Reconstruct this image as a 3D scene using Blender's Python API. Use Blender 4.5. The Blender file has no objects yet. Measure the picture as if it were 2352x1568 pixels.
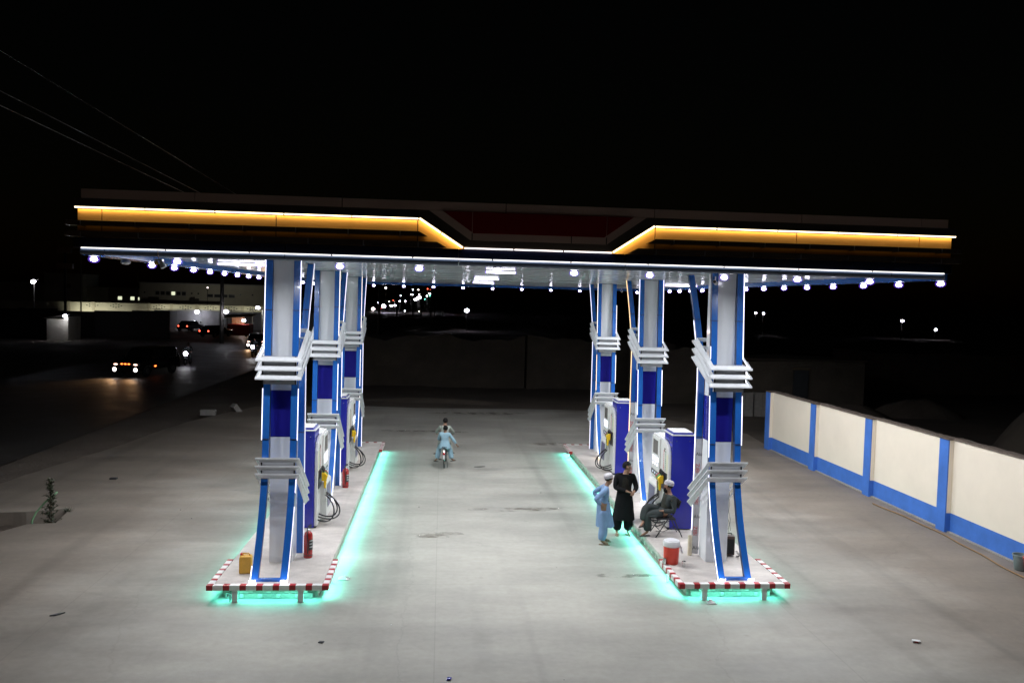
import bpy, bmesh, math, random
from math import radians, sin, cos, pi, sqrt
from mathutils import Vector, Matrix, Euler

random.seed(7)
S = bpy.context.scene
COL = S.collection

# ------------------------------------------------------------------ camera
CAM_H = 5.35
yaw, pitch, roll = radians(4.9), radians(2.86), radians(1.5)
fw = Vector((sin(yaw) * cos(pitch), cos(yaw) * cos(pitch), -sin(pitch)))
r0 = Vector((cos(yaw), -sin(yaw), 0))
u0 = r0.cross(fw)
rr = r0 * cos(roll) + u0 * sin(roll)
uu = -r0 * sin(roll) + u0 * cos(roll)
cam = bpy.data.objects.new('camera', bpy.data.cameras.new('camera'))
COL.objects.link(cam)
cam.matrix_world = Matrix(((rr.x, uu.x, -fw.x, 0), (rr.y, uu.y, -fw.y, 0), (rr.z, uu.z, -fw.z, CAM_H), (0, 0, 0, 1)))
cam.data.sensor_width = 36
cam.data.lens = 1898 / 2352 * 36
cam.data.clip_start = 0.1
cam.data.clip_end = 3000
S.camera = cam

# ------------------------------------------------------------------ night sky
W = bpy.data.worlds.new('World')
S.world = W
W.use_nodes = True
wn, wl = W.node_tree.nodes, W.node_tree.links
sky = wn.new('ShaderNodeTexSky')
sky.sky_type = 'NISHITA'
sky.sun_disc = False
sky.sun_elevation = radians(1)
sky.sun_rotation = radians(200)
wl.new(sky.outputs[0], wn['Background'].inputs[0])
wn['Background'].inputs[1].default_value = 0.0006

# ------------------------------------------------------------------ exposure / render
S.view_settings.view_transform = 'Standard'
S.view_settings.look = 'None'
S.view_settings.exposure = 0
S.view_settings.gamma = 1
S.view_settings.use_curve_mapping = False
S.render.engine = 'CYCLES'
S.cycles.use_denoising = True
S.cycles.max_bounces = 6
S.cycles.diffuse_bounces = 3
S.cycles.glossy_bounces = 3
S.cycles.sample_clamp_indirect = 4
S.cycles.sample_clamp_direct = 0
S.cycles.use_light_tree = True
S.cycles.caustics_reflective = False
S.cycles.caustics_refractive = False

# ------------------------------------------------------------------ materials
MATS = {}


def mat(name, col, rough=0.6, metal=0.0, noise=0.0, scale=3.0, bump=0.0, spec=0.5, coat=0.0, emit=None, estr=0.0, sample=True):
    """plain principled material with optional procedural tint variation and relief"""
    if name in MATS:
        return MATS[name]
    m = bpy.data.materials.new(name)
    m.use_nodes = True
    nt = m.node_tree
    n, l = nt.nodes, nt.links
    b = n['Principled BSDF']
    b.inputs['Base Color'].default_value = (*col, 1)
    b.inputs['Roughness'].default_value = rough
    b.inputs['Metallic'].default_value = metal
    b.inputs['Specular IOR Level'].default_value = spec
    b.inputs['Coat Weight'].default_value = coat
    if emit:
        b.inputs['Emission Color'].default_value = (*emit, 1)
        b.inputs['Emission Strength'].default_value = estr
        if not sample:
            m.cycles.emission_sampling = 'NONE'
    if noise or bump:
        tc = n.new('ShaderNodeTexCoord')
        nz = n.new('ShaderNodeTexNoise')
        nz.inputs['Scale'].default_value = scale
        nz.inputs['Detail'].default_value = 6
        nz.inputs['Roughness'].default_value = 0.65
        l.new(tc.outputs['Object'], nz.inputs['Vector'])
        if noise:
            mr = n.new('ShaderNodeMapRange')
            mr.inputs['From Min'].default_value = 0.3
            mr.inputs['From Max'].default_value = 0.7
            mr.inputs['To Min'].default_value = 1 - noise
            mr.inputs['To Max'].default_value = 1 + noise
            l.new(nz.outputs['Fac'], mr.inputs['Value'])
            mx = n.new('ShaderNodeMix')
            mx.data_type = 'RGBA'
            mx.blend_type = 'MULTIPLY'
            mx.inputs[0].default_value = 1
            mx.inputs[6].default_value = (*col, 1)
            l.new(mr.outputs[0], mx.inputs[7])
            l.new(mx.outputs[2], b.inputs['Base Color'])
            rg = n.new('ShaderNodeMapRange')
            rg.inputs['To Min'].default_value = max(0.02, rough - noise * 0.5)
            rg.inputs['To Max'].default_value = min(1, rough + noise * 0.5)
            l.new(nz.outputs['Fac'], rg.inputs['Value'])
            l.new(rg.outputs[0], b.inputs['Roughness'])
        if bump:
            bp = n.new('ShaderNodeBump')
            bp.inputs['Strength'].default_value = bump
            bp.inputs['Distance'].default_value = 0.02
            l.new(nz.outputs['Fac'], bp.inputs['Height'])
            l.new(bp.outputs[0], b.inputs['Normal'])
    MATS[name] = m
    return m


def ground_mat(name, col, col2, scale, streak, rough, bump, spots=0.0, stain=0.0, crack=0.0, dust_falloff=None, tracks=0.0):
    """weathered ground: large tonal patches, streaks along X, fine grain, stains"""
    m = bpy.data.materials.new(name)
    m.use_nodes = True
    n, l = m.node_tree.nodes, m.node_tree.links
    b = n['Principled BSDF']
    tc = n.new('ShaderNodeTexCoord')

    def nz(sc, det, vec=None, sx=1, sy=1, rot=0.0):
        mp = n.new('ShaderNodeMapping')
        mp.inputs['Scale'].default_value = (sx, sy, 1)
        mp.inputs['Rotation'].default_value = (0, 0, rot)
        l.new(tc.outputs['Object'], mp.inputs['Vector'])
        t = n.new('ShaderNodeTexNoise')
        t.inputs['Scale'].default_value = sc
        t.inputs['Detail'].default_value = det
        t.inputs['Roughness'].default_value = 0.6
        l.new(mp.outputs[0], t.inputs['Vector'])
        return t

    def rng(src, a, bb, c, d):
        r = n.new('ShaderNodeMapRange')
        for i, v in zip(('From Min', 'From Max', 'To Min', 'To Max'), (a, bb, c, d)):
            r.inputs[i].default_value = v
        l.new(src, r.inputs['Value'])
        return r.outputs[0]

    def mul(a, bb):
        q = n.new('ShaderNodeMath')
        q.operation = 'MULTIPLY'
        l.new(a, q.inputs[0])
        l.new(bb, q.inputs[1])
        return q.outputs[0]
    big = nz(scale * 0.25, 4)
    med = nz(scale, 8, sx=1 / streak)
    med2 = nz(scale * 2.2, 6, sx=1 / (streak * 1.3), sy=1.1, rot=0.3)
    fine = nz(scale * 14, 8)
    mix = n.new('ShaderNodeMix')
    mix.data_type = 'RGBA'
    l.new(rng(big.outputs['Fac'], 0.35, 0.65, 0, 1), mix.inputs[0])
    mix.inputs[6].default_value = (*col, 1)
    mix.inputs[7].default_value = (*col2, 1)
    f = mul(rng(med.outputs['Fac'], 0.3, 0.7, 0.79, 1.19), rng(fine.outputs['Fac'], 0.3, 0.7, 0.93, 1.06))
    f = mul(f, rng(med2.outputs['Fac'], 0.35, 0.7, 0.88, 1.08))
    base_col = mix.outputs[2]
    if dust_falloff:
        # dusty brown beside the lane, darkened further to paint in lamp falloff
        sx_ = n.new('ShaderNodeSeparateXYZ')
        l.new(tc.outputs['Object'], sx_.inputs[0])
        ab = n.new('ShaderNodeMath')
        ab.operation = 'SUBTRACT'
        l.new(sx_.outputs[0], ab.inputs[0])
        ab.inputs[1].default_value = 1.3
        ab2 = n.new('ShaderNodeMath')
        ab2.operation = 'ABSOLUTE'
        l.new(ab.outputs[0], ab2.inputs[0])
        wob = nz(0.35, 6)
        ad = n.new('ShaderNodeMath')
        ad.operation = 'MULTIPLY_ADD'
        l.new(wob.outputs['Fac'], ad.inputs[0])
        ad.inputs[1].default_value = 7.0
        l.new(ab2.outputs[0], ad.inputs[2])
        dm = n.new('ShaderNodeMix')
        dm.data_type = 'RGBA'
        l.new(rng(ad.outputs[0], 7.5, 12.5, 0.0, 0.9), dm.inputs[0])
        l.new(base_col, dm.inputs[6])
        dm.inputs[7].default_value = (*dust_falloff, 1)
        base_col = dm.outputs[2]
    if tracks:
        wv2 = n.new('ShaderNodeTexWave')
        wv2.wave_type = 'BANDS'
        wv2.bands_direction = 'X'
        wv2.inputs['Scale'].default_value = 0.19
        wv2.inputs['Distortion'].default_value = 3.5
        wv2.inputs['Detail'].default_value = 3
        wv2.inputs['Detail Scale'].default_value = 0.35
        l.new(tc.outputs['Object'], wv2.inputs['Vector'])
        brk = nz(0.22, 4, sx=1.5, sy=0.5)
        tm = n.new('ShaderNodeMath')
        tm.operation = 'MULTIPLY'
        l.new(rng(wv2.outputs['Fac'], 0.86, 1.0, 0.0, 1.0), tm.inputs[0])
        l.new(rng(brk.outputs['Fac'], 0.5, 0.68, 0.0, 1.0), tm.inputs[1])
        f = mul(f, rng(tm.outputs[0], 0, 1, 1, 1 - tracks))
    if stain:
        st = nz(scale * 0.55, 5, sx=0.5)
        f = mul(f, rng(st.outputs['Fac'], 0.62, 0.72, 1, 1 - stain))
        tr = nz(scale * 0.5, 3, sx=3.0, sy=0.12, rot=0.25)
        f = mul(f, rng(tr.outputs['Fac'], 0.58, 0.7, 1, 1 - stain * 0.5))
    if spots:
        vo = n.new('ShaderNodeTexVoronoi')
        vo.inputs['Scale'].default_value = scale * 1.8
        l.new(tc.outputs['Object'], vo.inputs['Vector'])
        f = mul(f, rng(vo.outputs['Distance'], 0.025, 0.06, 1 - spots, 1))
    if crack:
        # sawn joints between the cast bays plus hairline cracks
        br = n.new('ShaderNodeTexBrick')
        br.offset = 0.0
        br.inputs['Scale'].default_value = 1
        br.inputs['Brick Width'].default_value = 6.2
        br.inputs['Row Height'].default_value = 5.1
        br.inputs['Mortar Size'].default_value = 0.012
        br.inputs['Mortar Smooth'].default_value = 0.4
        l.new(tc.outputs['Object'], br.inputs['Vector'])
        f = mul(f, rng(br.outputs['Fac'], 0, 1, 1, 1 - crack))
        dv = n.new('ShaderNodeTexVoronoi')
        dv.feature = 'DISTANCE_TO_EDGE'
        dv.inputs['Scale'].default_value = 0.16
        wv = n.new('ShaderNodeVectorMath')
        wv.operation = 'ADD'
        nv = nz(0.9, 5)
        sc2 = n.new('ShaderNodeVectorMath')
        sc2.operation = 'SCALE'
        sc2.inputs['Scale'].default_value = 0.9
        l.new(nv.outputs['Color'], sc2.inputs[0])
        l.new(tc.outputs['Object'], wv.inputs[0])
        l.new(sc2.outputs[0], wv.inputs[1])
        l.new(wv.outputs[0], dv.inputs['Vector'])
        f = mul(f, rng(dv.outputs['Distance'], 0.0, 0.004, 1 - crack * 0.8, 1))
    fin = n.new('ShaderNodeMix')
    fin.data_type = 'RGBA'
    fin.blend_type = 'MULTIPLY'
    fin.inputs[0].default_value = 1
    l.new(base_col, fin.inputs[6])
    l.new(f, fin.inputs[7])
    l.new(fin.outputs[2], b.inputs['Base Color'])
    l.new(rng(med.outputs['Fac'], 0.3, 0.7, rough - 0.12, rough + 0.1), b.inputs['Roughness'])
    bp = n.new('ShaderNodeBump')
    bp.inputs['Strength'].default_value = bump
    bp.inputs['Distance'].default_value = 0.03
    l.new(fine.outputs['Fac'], bp.inputs['Height'])
    l.new(bp.outputs[0], b.inputs['Normal'])
    MATS[name] = m
    return m


ground_mat('concrete', (0.340, 0.326, 0.288), (0.268, 0.258, 0.232), 0.55, 2.4, 0.66, 0.12, spots=0.14, stain=0.34, crack=0.12, dust_falloff=(0.175, 0.145, 0.117), tracks=0.2)
ground_mat('island_screed', (0.56, 0.51, 0.47), (0.49, 0.455, 0.425), 1.6, 1.5, 0.6, 0.1, stain=0.2)
ground_mat('dirt', (0.135, 0.108, 0.085), (0.10, 0.082, 0.067), 0.7, 1.5, 0.95, 0.9, spots=0.3, stain=0.25)
ground_mat('asphalt', (0.045, 0.043, 0.04), (0.06, 0.055, 0.05), 0.6, 1.0, 0.58, 0.5, spots=0.2, stain=0.3)
ground_mat('mud_wall', (0.105, 0.086, 0.066), (0.08, 0.066, 0.052), 0.8, 1.6, 0.95, 0.8, stain=0.2)
mat('soil', (0.06, 0.045, 0.034), 0.95, noise=0.3, scale=8, bump=0.6)
mat('white_acp', (0.83, 0.86, 0.90), 0.14, noise=0.03, scale=2, coat=0.3)
mat('white_soffit', (0.82, 0.87, 0.92), 0.15, noise=0.03, scale=1.5)
mat('white_blade', (0.72, 0.74, 0.77), 0.2, noise=0.05, scale=5)
mat('carrier_grey', (0.42, 0.43, 0.46), 0.3)
mat('blue_acp', (0.018, 0.125, 0.47), 0.22, noise=0.06, scale=3, coat=0.2)
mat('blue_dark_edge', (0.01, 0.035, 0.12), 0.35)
mat('navy_acp', (0.018, 0.016, 0.26), 0.17, noise=0.05, scale=3, coat=0.3)
mat('fascia_white', (0.55, 0.40, 0.34), 0.2, noise=0.05, scale=1.2)
mat('fascia_amber', (0.85, 0.56, 0.20), 0.35, noise=0.04, scale=1.2)
mat('fascia_slat', (0.07, 0.05, 0.04), 0.2)
mat('fascia_navy', (0.004, 0.007, 0.018), 0.25)
mat('fascia_red', (0.22, 0.008, 0.012), 0.22)
mat('fascia_chamfer', (0.06, 0.052, 0.045), 0.3)
mat('lip_metal', (0.20, 0.24, 0.32), 0.25, metal=0.6)
mat('steel_grey', (0.30, 0.31, 0.32), 0.35, metal=0.8, noise=0.1)
mat('rail_white', (0.78, 0.77, 0.76), 0.4, noise=0.06, scale=9)
mat('rail_red', (0.36, 0.012, 0.018), 0.4, noise=0.12, scale=9)
mat('stone_a', (0.50, 0.47, 0.42), 0.8, noise=0.25, scale=14, bump=0.6)
mat('stone_b', (0.36, 0.34, 0.31), 0.85, noise=0.3, scale=16, bump=0.7)
mat('stone_c', (0.66, 0.63, 0.57), 0.75, noise=0.2, scale=14, bump=0.5)
mat('wall_cream', (0.81, 0.725, 0.60), 0.75, noise=0.04, scale=1.1, bump=0.12)
mat('wall_blue', (0.05, 0.165, 0.55), 0.65, noise=0.16, scale=2.0, bump=0.12)
mat('wall_cap', (0.10, 0.075, 0.06), 0.9, noise=0.3, scale=9, bump=0.7)
mat('pump_blue', (0.016, 0.02, 0.34), 0.24, noise=0.04, scale=4, coat=0.3)
mat('pump_white', (0.70, 0.70, 0.68), 0.3, noise=0.04, scale=5)
mat('pump_inset', (0.13, 0.12, 0.22), 0.35)
mat('screen_grey', (0.16, 0.15, 0.145), 0.2)
mat('panel_dark', (0.03, 0.032, 0.045), 0.3)
mat('display_lit', (0.5, 0.55, 0.7), 0.4, emit=(0.72, 0.78, 1.0), estr=3.2, sample=False)
mat('display_dim', (0.4, 0.45, 0.5), 0.4, emit=(0.75, 0.82, 1.0), estr=1.0, sample=False)
mat('tint_green', (0.45, 0.62, 0.42), 0.4)
mat('tint_cream', (0.72, 0.72, 0.52), 0.4)
mat('rubber', (0.012, 0.012, 0.014), 0.45)
mat('nozzle_yellow', (0.80, 0.50, 0.01), 0.35)
mat('nozzle_green', (0.01, 0.22, 0.05), 0.35)
mat('nozzle_red', (0.30, 0.01, 0.012), 0.35)
mat('chrome', (0.6, 0.6, 0.6), 0.18, metal=1.0)
mat('label_red', (0.55, 0.03, 0.03), 0.5)
mat('label_green', (0.02, 0.25, 0.08), 0.5)
mat('film_white', (0.50, 0.49, 0.50), 0.35, noise=0.12, scale=9)
mat('ink_black', (0.02, 0.02, 0.022), 0.5)
mat('extinguisher_red', (0.36, 0.012, 0.012), 0.25, coat=0.4)
mat('jerry_yellow', (0.72, 0.40, 0.045), 0.45, noise=0.12, scale=9)
mat('cooler_red', (0.72, 0.06, 0.035), 0.35, noise=0.05, scale=6)
mat('cooler_white', (0.75, 0.75, 0.77), 0.35)
mat('dark_brown', (0.075, 0.045, 0.034), 0.5, noise=0.25, scale=12)
mat('pvc', (0.66, 0.60, 0.45), 0.4, noise=0.1, scale=6)
mat('black_metal', (0.02, 0.02, 0.022), 0.4, metal=0.3)
mat('black_fabric', (0.016, 0.016, 0.018), 0.9)
mat('bucket_grey', (0.20, 0.25, 0.25), 0.5, noise=0.1, scale=8)
mat('hose_brown', (0.24, 0.14, 0.06), 0.6, noise=0.2, scale=6)
mat('hose_green', (0.16, 0.30, 0.16), 0.5)
mat('leaf', (0.05, 0.062, 0.035), 0.6, noise=0.3, scale=12)
mat('twig', (0.12, 0.085, 0.05), 0.8)
mat('paper', (0.60, 0.60, 0.60), 0.7)
mat('trash_dark', (0.03, 0.03, 0.035), 0.6)
mat('wire_steel', (0.45, 0.46, 0.52), 0.3, metal=0.5)
mat('wire_black', (0.05, 0.055, 0.06), 0.4)
mat('pole_grey', (0.22, 0.21, 0.20), 0.6, noise=0.15, scale=3)
mat('pole_dark', (0.045, 0.04, 0.036), 0.8)
mat('render_pale', (0.50, 0.47, 0.38), 0.8, noise=0.12, scale=0.4)
mat('render_grey', (0.33, 0.33, 0.33), 0.85, noise=0.14, scale=0.5)
mat('render_white', (0.62, 0.60, 0.50), 0.8, noise=0.1, scale=0.4)
mat('window_dark', (0.05, 0.055, 0.06), 0.15)
mat('window_lit', (0.4, 0.4, 0.3), 0.4, emit=(0.9, 0.95, 0.65), estr=0.9, sample=False)
mat('booth_red', (0.30, 0.02, 0.015), 0.7)
mat('tarp', (0.55, 0.38, 0.22), 0.8)
mat('car_black', (0.012, 0.012, 0.014), 0.18, coat=0.7)
mat('car_grey', (0.03, 0.03, 0.033), 0.3, coat=0.5)
mat('glass_dark', (0.02, 0.022, 0.025), 0.06)
mat('tyre', (0.018, 0.018, 0.018), 0.85)
mat('lamp_warm', (1, 1, 1), 0.4, emit=(1.0, 0.86, 0.82), estr=12, sample=False)
mat('lamp_cool', (1, 1, 1), 0.4, emit=(0.86, 0.84, 1.0), estr=30, sample=False)
mat('tube_lit', (1, 1, 1), 0.4, emit=(0.88, 0.86, 1.0), estr=5, sample=False)
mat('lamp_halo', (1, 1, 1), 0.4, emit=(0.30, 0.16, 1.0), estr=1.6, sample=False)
def halo_mat(name, col, st):  # clear shell with added glow, a painted lens halo round a lamp
    m = bpy.data.materials.new(name)
    m.use_nodes = True
    n, l = m.node_tree.nodes, m.node_tree.links
    n.remove(n['Principled BSDF'])
    e, tr, ad = n.new('ShaderNodeEmission'), n.new('ShaderNodeBsdfTransparent'), n.new('ShaderNodeAddShader')
    e.inputs[0].default_value = (*col, 1)
    e.inputs[1].default_value = st
    l.new(e.outputs[0], ad.inputs[0])
    l.new(tr.outputs[0], ad.inputs[1])
    l.new(ad.outputs[0], n['Material Output'].inputs[0])
    m.cycles.emission_sampling = 'NONE'
    MATS[name] = m


halo_mat('halo_glow', (0.22, 0.10, 1.0), 0.20)
halo_mat('warm_halo', (1.0, 0.35, 0.12), 0.10)
mat('lamp_off', (0.55, 0.54, 0.52), 0.3)
mat('lamp_rose', (1, 1, 1), 0.4, emit=(1.0, 0.55, 0.45), estr=3, sample=False)
mat('lamp_orange', (0.9, 0.3, 0.1), 0.4, emit=(1.0, 0.16, 0.03), estr=6, sample=False)
mat('lamp_red', (0.8, 0.1, 0.05), 0.4, emit=(1.0, 0.10, 0.05), estr=5, sample=False)
mat('lamp_green', (0.1, 0.8, 0.5), 0.4, emit=(0.15, 1.0, 0.6), estr=5, sample=False)
mat('led_white', (1, 1, 1), 0.4, emit=(0.80, 0.78, 1.0), estr=2.2, sample=False)
mat('led_cool_dim', (1, 1, 1), 0.4, emit=(0.80, 0.80, 1.0), estr=1.1, sample=False)
mat('led_violet', (1, 1, 1), 0.4, emit=(0.45, 0.30, 1.0), estr=1.6, sample=False)
mat('led_warm', (1, 1, 1), 0.4, emit=(1.0, 0.60, 0.22), estr=2.2, sample=False)
mat('led_amber', (1, 1, 1), 0.4, emit=(1.0, 0.80, 0.52), estr=3.5, sample=False)
mat('led_pearl', (1, 1, 1), 0.4, emit=(1.0, 0.88, 0.80), estr=2.0, sample=False)
mat('led_off', (0.42, 0.43, 0.46), 0.3)
mat('led_teal', (0.3, 0.9, 0.7), 0.4, emit=(0.16, 1.0, 0.68), estr=3, sample=False)
mat('skin', (0.30, 0.165, 0.105), 0.55, noise=0.06, scale=12)
mat('skin_dark', (0.22, 0.12, 0.075), 0.55, noise=0.06, scale=12)
mat('hair', (0.010, 0.009, 0.009), 0.6, spec=0.08)
mat('cloth_blue', (0.18, 0.275, 0.44), 0.85, noise=0.09, scale=7, bump=0.35, spec=0.08)
mat('cloth_paleblue', (0.23, 0.35, 0.42), 0.85, noise=0.09, scale=7, bump=0.35, spec=0.08)
mat('cloth_sage', (0.28, 0.30, 0.27), 0.85, noise=0.1, scale=7, bump=0.35, spec=0.08)
mat('cloth_black', (0.010, 0.010, 0.011), 0.85, noise=0.2, scale=7, bump=0.3, spec=0.08)
mat('cloth_vest', (0.022, 0.020, 0.017), 0.85, noise=0.35, scale=16, bump=0.3, spec=0.08)
mat('cloth_grey', (0.045, 0.052, 0.052), 0.85, noise=0.14, scale=7, bump=0.3, spec=0.08)
mat('cloth_vest2', (0.035, 0.036, 0.030), 0.8, noise=0.14, scale=9, spec=0.08)
mat('cap_white', (0.50, 0.48, 0.50), 0.8, noise=0.12, scale=20)
mat('cap_band', (0.20, 0.16, 0.20), 0.8)
mat('sandal_tan', (0.24, 0.17, 0.12), 0.6)
mat('sandal_dark', (0.04, 0.03, 0.03), 0.6)
mat('bike_frame', (0.02, 0.022, 0.03), 0.35, metal=0.3)
mat('reflector', (0.5, 0.02, 0.03), 0.25)
mat('block', (0.30, 0.28, 0.26), 0.9, noise=0.15, scale=6)
mat('foliage_far', (0.03, 0.035, 0.02), 0.8)
mat('white_rag', (0.42, 0.43, 0.43), 0.35)


# ------------------------------------------------------------------ mesh building helpers
class MB:
    """collects shapes into one mesh"""

    def __init__(s):
        s.v, s.f, s.m, s.mats = [], [], [], []

    def mi(s, name):
        if name not in s.mats:
            s.mats.append(name)
        return s.mats.index(name)

    def add(s, vs, fs, mat, M=None):
        o = len(s.v)
        k = s.mi(mat)
        for p in vs:
            p = Vector(p)
            s.v.append(M @ p if M else p)
        for f in fs:
            s.f.append([o + i for i in f])
            s.m.append(k)
        return s

    def box(s, lo, hi, mat, M=None):
        (a, b, c), (d, e, f) = lo, hi
        vs = [(a, b, c), (d, b, c), (d, e, c), (a, e, c), (a, b, f), (d, b, f), (d, e, f), (a, e, f)]
        return s.add(vs, [(3, 2, 1, 0), (4, 5, 6, 7), (0, 1, 5, 4), (1, 2, 6, 5), (2, 3, 7, 6), (3, 0, 4, 7)], mat, M)

    def prism(s, poly, axis, a, b, mat, M=None):
        """extrude polygon (2-D list) along axis from a to b; x -> (y,z), y -> (x,z), z -> (x,y)"""
        def P(q, t):
            return {'x': (t, q[0], q[1]), 'y': (q[0], t, q[1]), 'z': (q[0], q[1], t)}[axis]
        n = len(poly)
        vs = [P(q, a) for q in poly] + [P(q, b) for q in poly]
        fs = [tuple(range(n))[::-1], tuple(range(n, 2 * n))] + [(i, (i + 1) % n, n + (i + 1) % n, n + i) for i in range(n)]
        return s.add(vs, fs, mat, M)

    def tube(s, pts, r, mat, n=8, M=None, closed=False):
        pts = [Vector(p) for p in pts]
        rs = r if isinstance(r, (list, tuple)) else [r] * len(pts)
        vs, fs = [], []
        N = len(pts)
        up = None
        for i, p in enumerate(pts):
            if closed:
                t = (pts[(i + 1) % N] - pts[i - 1]).normalized()
            else:
                t = (pts[min(i + 1, N - 1)] - pts[max(i - 1, 0)]).normalized()
            if up is None:
                up = Vector((0, 0, 1)) if abs(t.z) < 0.9 else Vector((1, 0, 0))
            a = t.cross(up)
            if a.length < 1e-5:
                a = t.cross(Vector((0, 1, 0)))
            a.normalize()
            b = a.cross(t).normalized()
            up = b
            for k in range(n):
                w = 2 * pi * k / n
                vs.append(p + (a * cos(w) + b * sin(w)) * rs[i])
        seg = N if closed else N - 1
        for i in range(seg):
            j = (i + 1) % N
            for k in range(n):
                q = (k + 1) % n
                fs.append((i * n + k, i * n + q, j * n + q, j * n + k))
        if not closed:
            fs.append(tuple(range(n))[::-1])
            fs.append(tuple((N - 1) * n + k for k in range(n)))
        return s.add(vs, fs, mat, M)

    def lathe(s, prof, mat, n=16, M=None, c=(0, 0, 0)):
        """profile of (radius, z)"""
        vs, fs = [], []
        for (r, z) in prof:
            for k in range(n):
                w = 2 * pi * k / n
                vs.append((c[0] + r * cos(w), c[1] + r * sin(w), c[2] + z))
        for i in range(len(prof) - 1):
            for k in range(n):
                q = (k + 1) % n
                fs.append((i * n + k, i * n + q, (i + 1) * n + q, (i + 1) * n + k))
        fs.append(tuple(range(n))[::-1])
        fs.append(tuple((len(prof) - 1) * n + k for k in range(n)))
        return s.add(vs, fs, mat, M)

    def ball(s, c, r, mat, n=10, m=6, sz=(1, 1, 1)):
        prof = []
        vs, fs = [], []
        for i in range(m + 1):
            th = -pi / 2 + pi * i / m
            for k in range(n):
                w = 2 * pi * k / n
                rr_ = max(cos(th), 0.001) * r
                vs.append((c[0] + rr_ * cos(w) * sz[0], c[1] + rr_ * sin(w) * sz[1], c[2] + r * sin(th) * sz[2]))
        for i in range(m):
            for k in range(n):
                q = (k + 1) % n
                fs.append((i * n + k, i * n + q, (i + 1) * n + q, (i + 1) * n + k))
        return s.add(vs, fs, mat)

    def ring(s, c, R, r, mat, axis='x', n=20, k=6):
        pts = []
        for i in range(n):
            w = 2 * pi * i / n
            a, b = R * cos(w), R * sin(w)
            pts.append(Vector(c) + Vector({'x': (0, a, b), 'y': (a, 0, b), 'z': (a, b, 0)}[axis]))
        return s.tube(pts, r, mat, k, closed=True)

    def mesh(s, name):
        me = bpy.data.meshes.new(name)
        me.from_pydata([tuple(p) for p in s.v], [], s.f)
        for nm in s.mats:
            me.materials.append(MATS[nm])
        me.polygons.foreach_set('material_index', s.m)
        me.update()
        return me

    def build(s, name, parent=None, smooth=False, bevel=0.0, loc=None):
        me = s.mesh(name)
        return put(name, me, parent, smooth, bevel, loc)


def put(name, me, parent=None, smooth=False, bevel=0.0, loc=None):
    o = bpy.data.objects.new(name, me)
    COL.objects.link(o)
    if smooth and not me.get('sm'):
        me.shade_smooth() if hasattr(me, 'shade_smooth') else None
        if smooth != 'all':
            me.set_sharp_from_angle(angle=radians(40))
        me['sm'] = 1
    if bevel:
        md = o.modifiers.new('bevel', 'BEVEL')
        md.width = bevel
        md.segments = 2
        md.limit_method = 'ANGLE'
    if parent:
        o.parent = parent
    if loc:
        o.location = loc
    return o


def thing(name, label, cat, loc=(0, 0, 0), rz=0.0, group=None):
    o = bpy.data.objects.new(name, None)
    COL.objects.link(o)
    o.empty_display_size = 0.2
    o.location = loc
    o.rotation_euler = (0, 0, rz)
    tag(o, label, cat, group)
    return o


def tag(o, label, cat, group=None):
    o['label'] = label
    o['category'] = cat
    if group:
        o['group'] = group
    return o


def struct(o, kind='structure'):
    o['kind'] = kind
    return o


def copy_tree(o, parent=None):
    c = o.copy()
    COL.objects.link(c)
    c.parent = parent
    for ch in o.children:
        copy_tree(ch, c)
    return c


def area_light(name, loc, power, col, sx, sy=None, rot=(0, 0, 0), parent=None, spread=180, shape=None):
    d = bpy.data.lights.new(name, 'AREA')
    d.energy = power
    d.color = col
    d.shape = shape or ('RECTANGLE' if sy else 'DISK')
    d.size = sx
    if sy:
        d.size_y = sy
    d.spread = radians(spread)
    o = bpy.data.objects.new(name, d)
    COL.objects.link(o)
    o.location = loc
    o.rotation_euler = rot
    o.parent = parent
    return o


def point_light(name, loc, power, col, r=0.08, parent=None):
    d = bpy.data.lights.new(name, 'POINT')
    d.energy = power
    d.color = col
    d.shadow_soft_size = r
    o = bpy.data.objects.new(name, d)
    COL.objects.link(o)
    o.location = loc
    o.parent = parent
    return o


def spot_light(name, loc, power, col, direction, angle=60, blend=0.6, r=0.06, parent=None):
    d = bpy.data.lights.new(name, 'SPOT')
    d.energy = power
    d.color = col
    d.spot_size = radians(angle)
    d.spot_blend = blend
    d.shadow_soft_size = r
    o = bpy.data.objects.new(name, d)
    COL.objects.link(o)
    o.location = loc
    o.rotation_euler = Vector(direction).to_track_quat('-Z', 'Y').to_euler()
    o.parent = parent
    return o


def noise2(x, y, s=0):
    return (sin(x * 1.7 + s) * cos(y * 2.3 - s * 1.3) + 0.5 * sin(x * 4.1 - y * 3.3 + s * 2) + 0.25 * cos(x * 9.7 + y * 8.1 + s))


# ================================================================== SETTING
# terrain sheet to the horizon, gently uneven
g = MB()
NX, NY = 70, 70
xs = [-900 + 0.0] + [-60 + i * 1.8 for i in range(68)] + [900]
ys = [-60, -20] + [2 + i * 1.6 for i in range(60)] + [110, 150, 220, 320, 500, 800, 1500]
vv = []
for y in ys:
    for x in xs:
        z = -0.10 + 0.05 * noise2(x * 0.35, y * 0.35)
        if -11 < x < 12 and y < 38.5:
            z = -0.5
        if -26 < x < -11.8:
            z = min(z, -0.12)
        vv.append((x, y, z))
ff = [(j * len(xs) + i, j * len(xs) + i + 1, (j + 1) * len(xs) + i + 1, (j + 1) * len(xs) + i) for j in range(len(ys) - 1) for i in range(len(xs) - 1)]
g.add(vv, ff, 'dirt')
struct(g.build('ground', smooth='all'))

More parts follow.
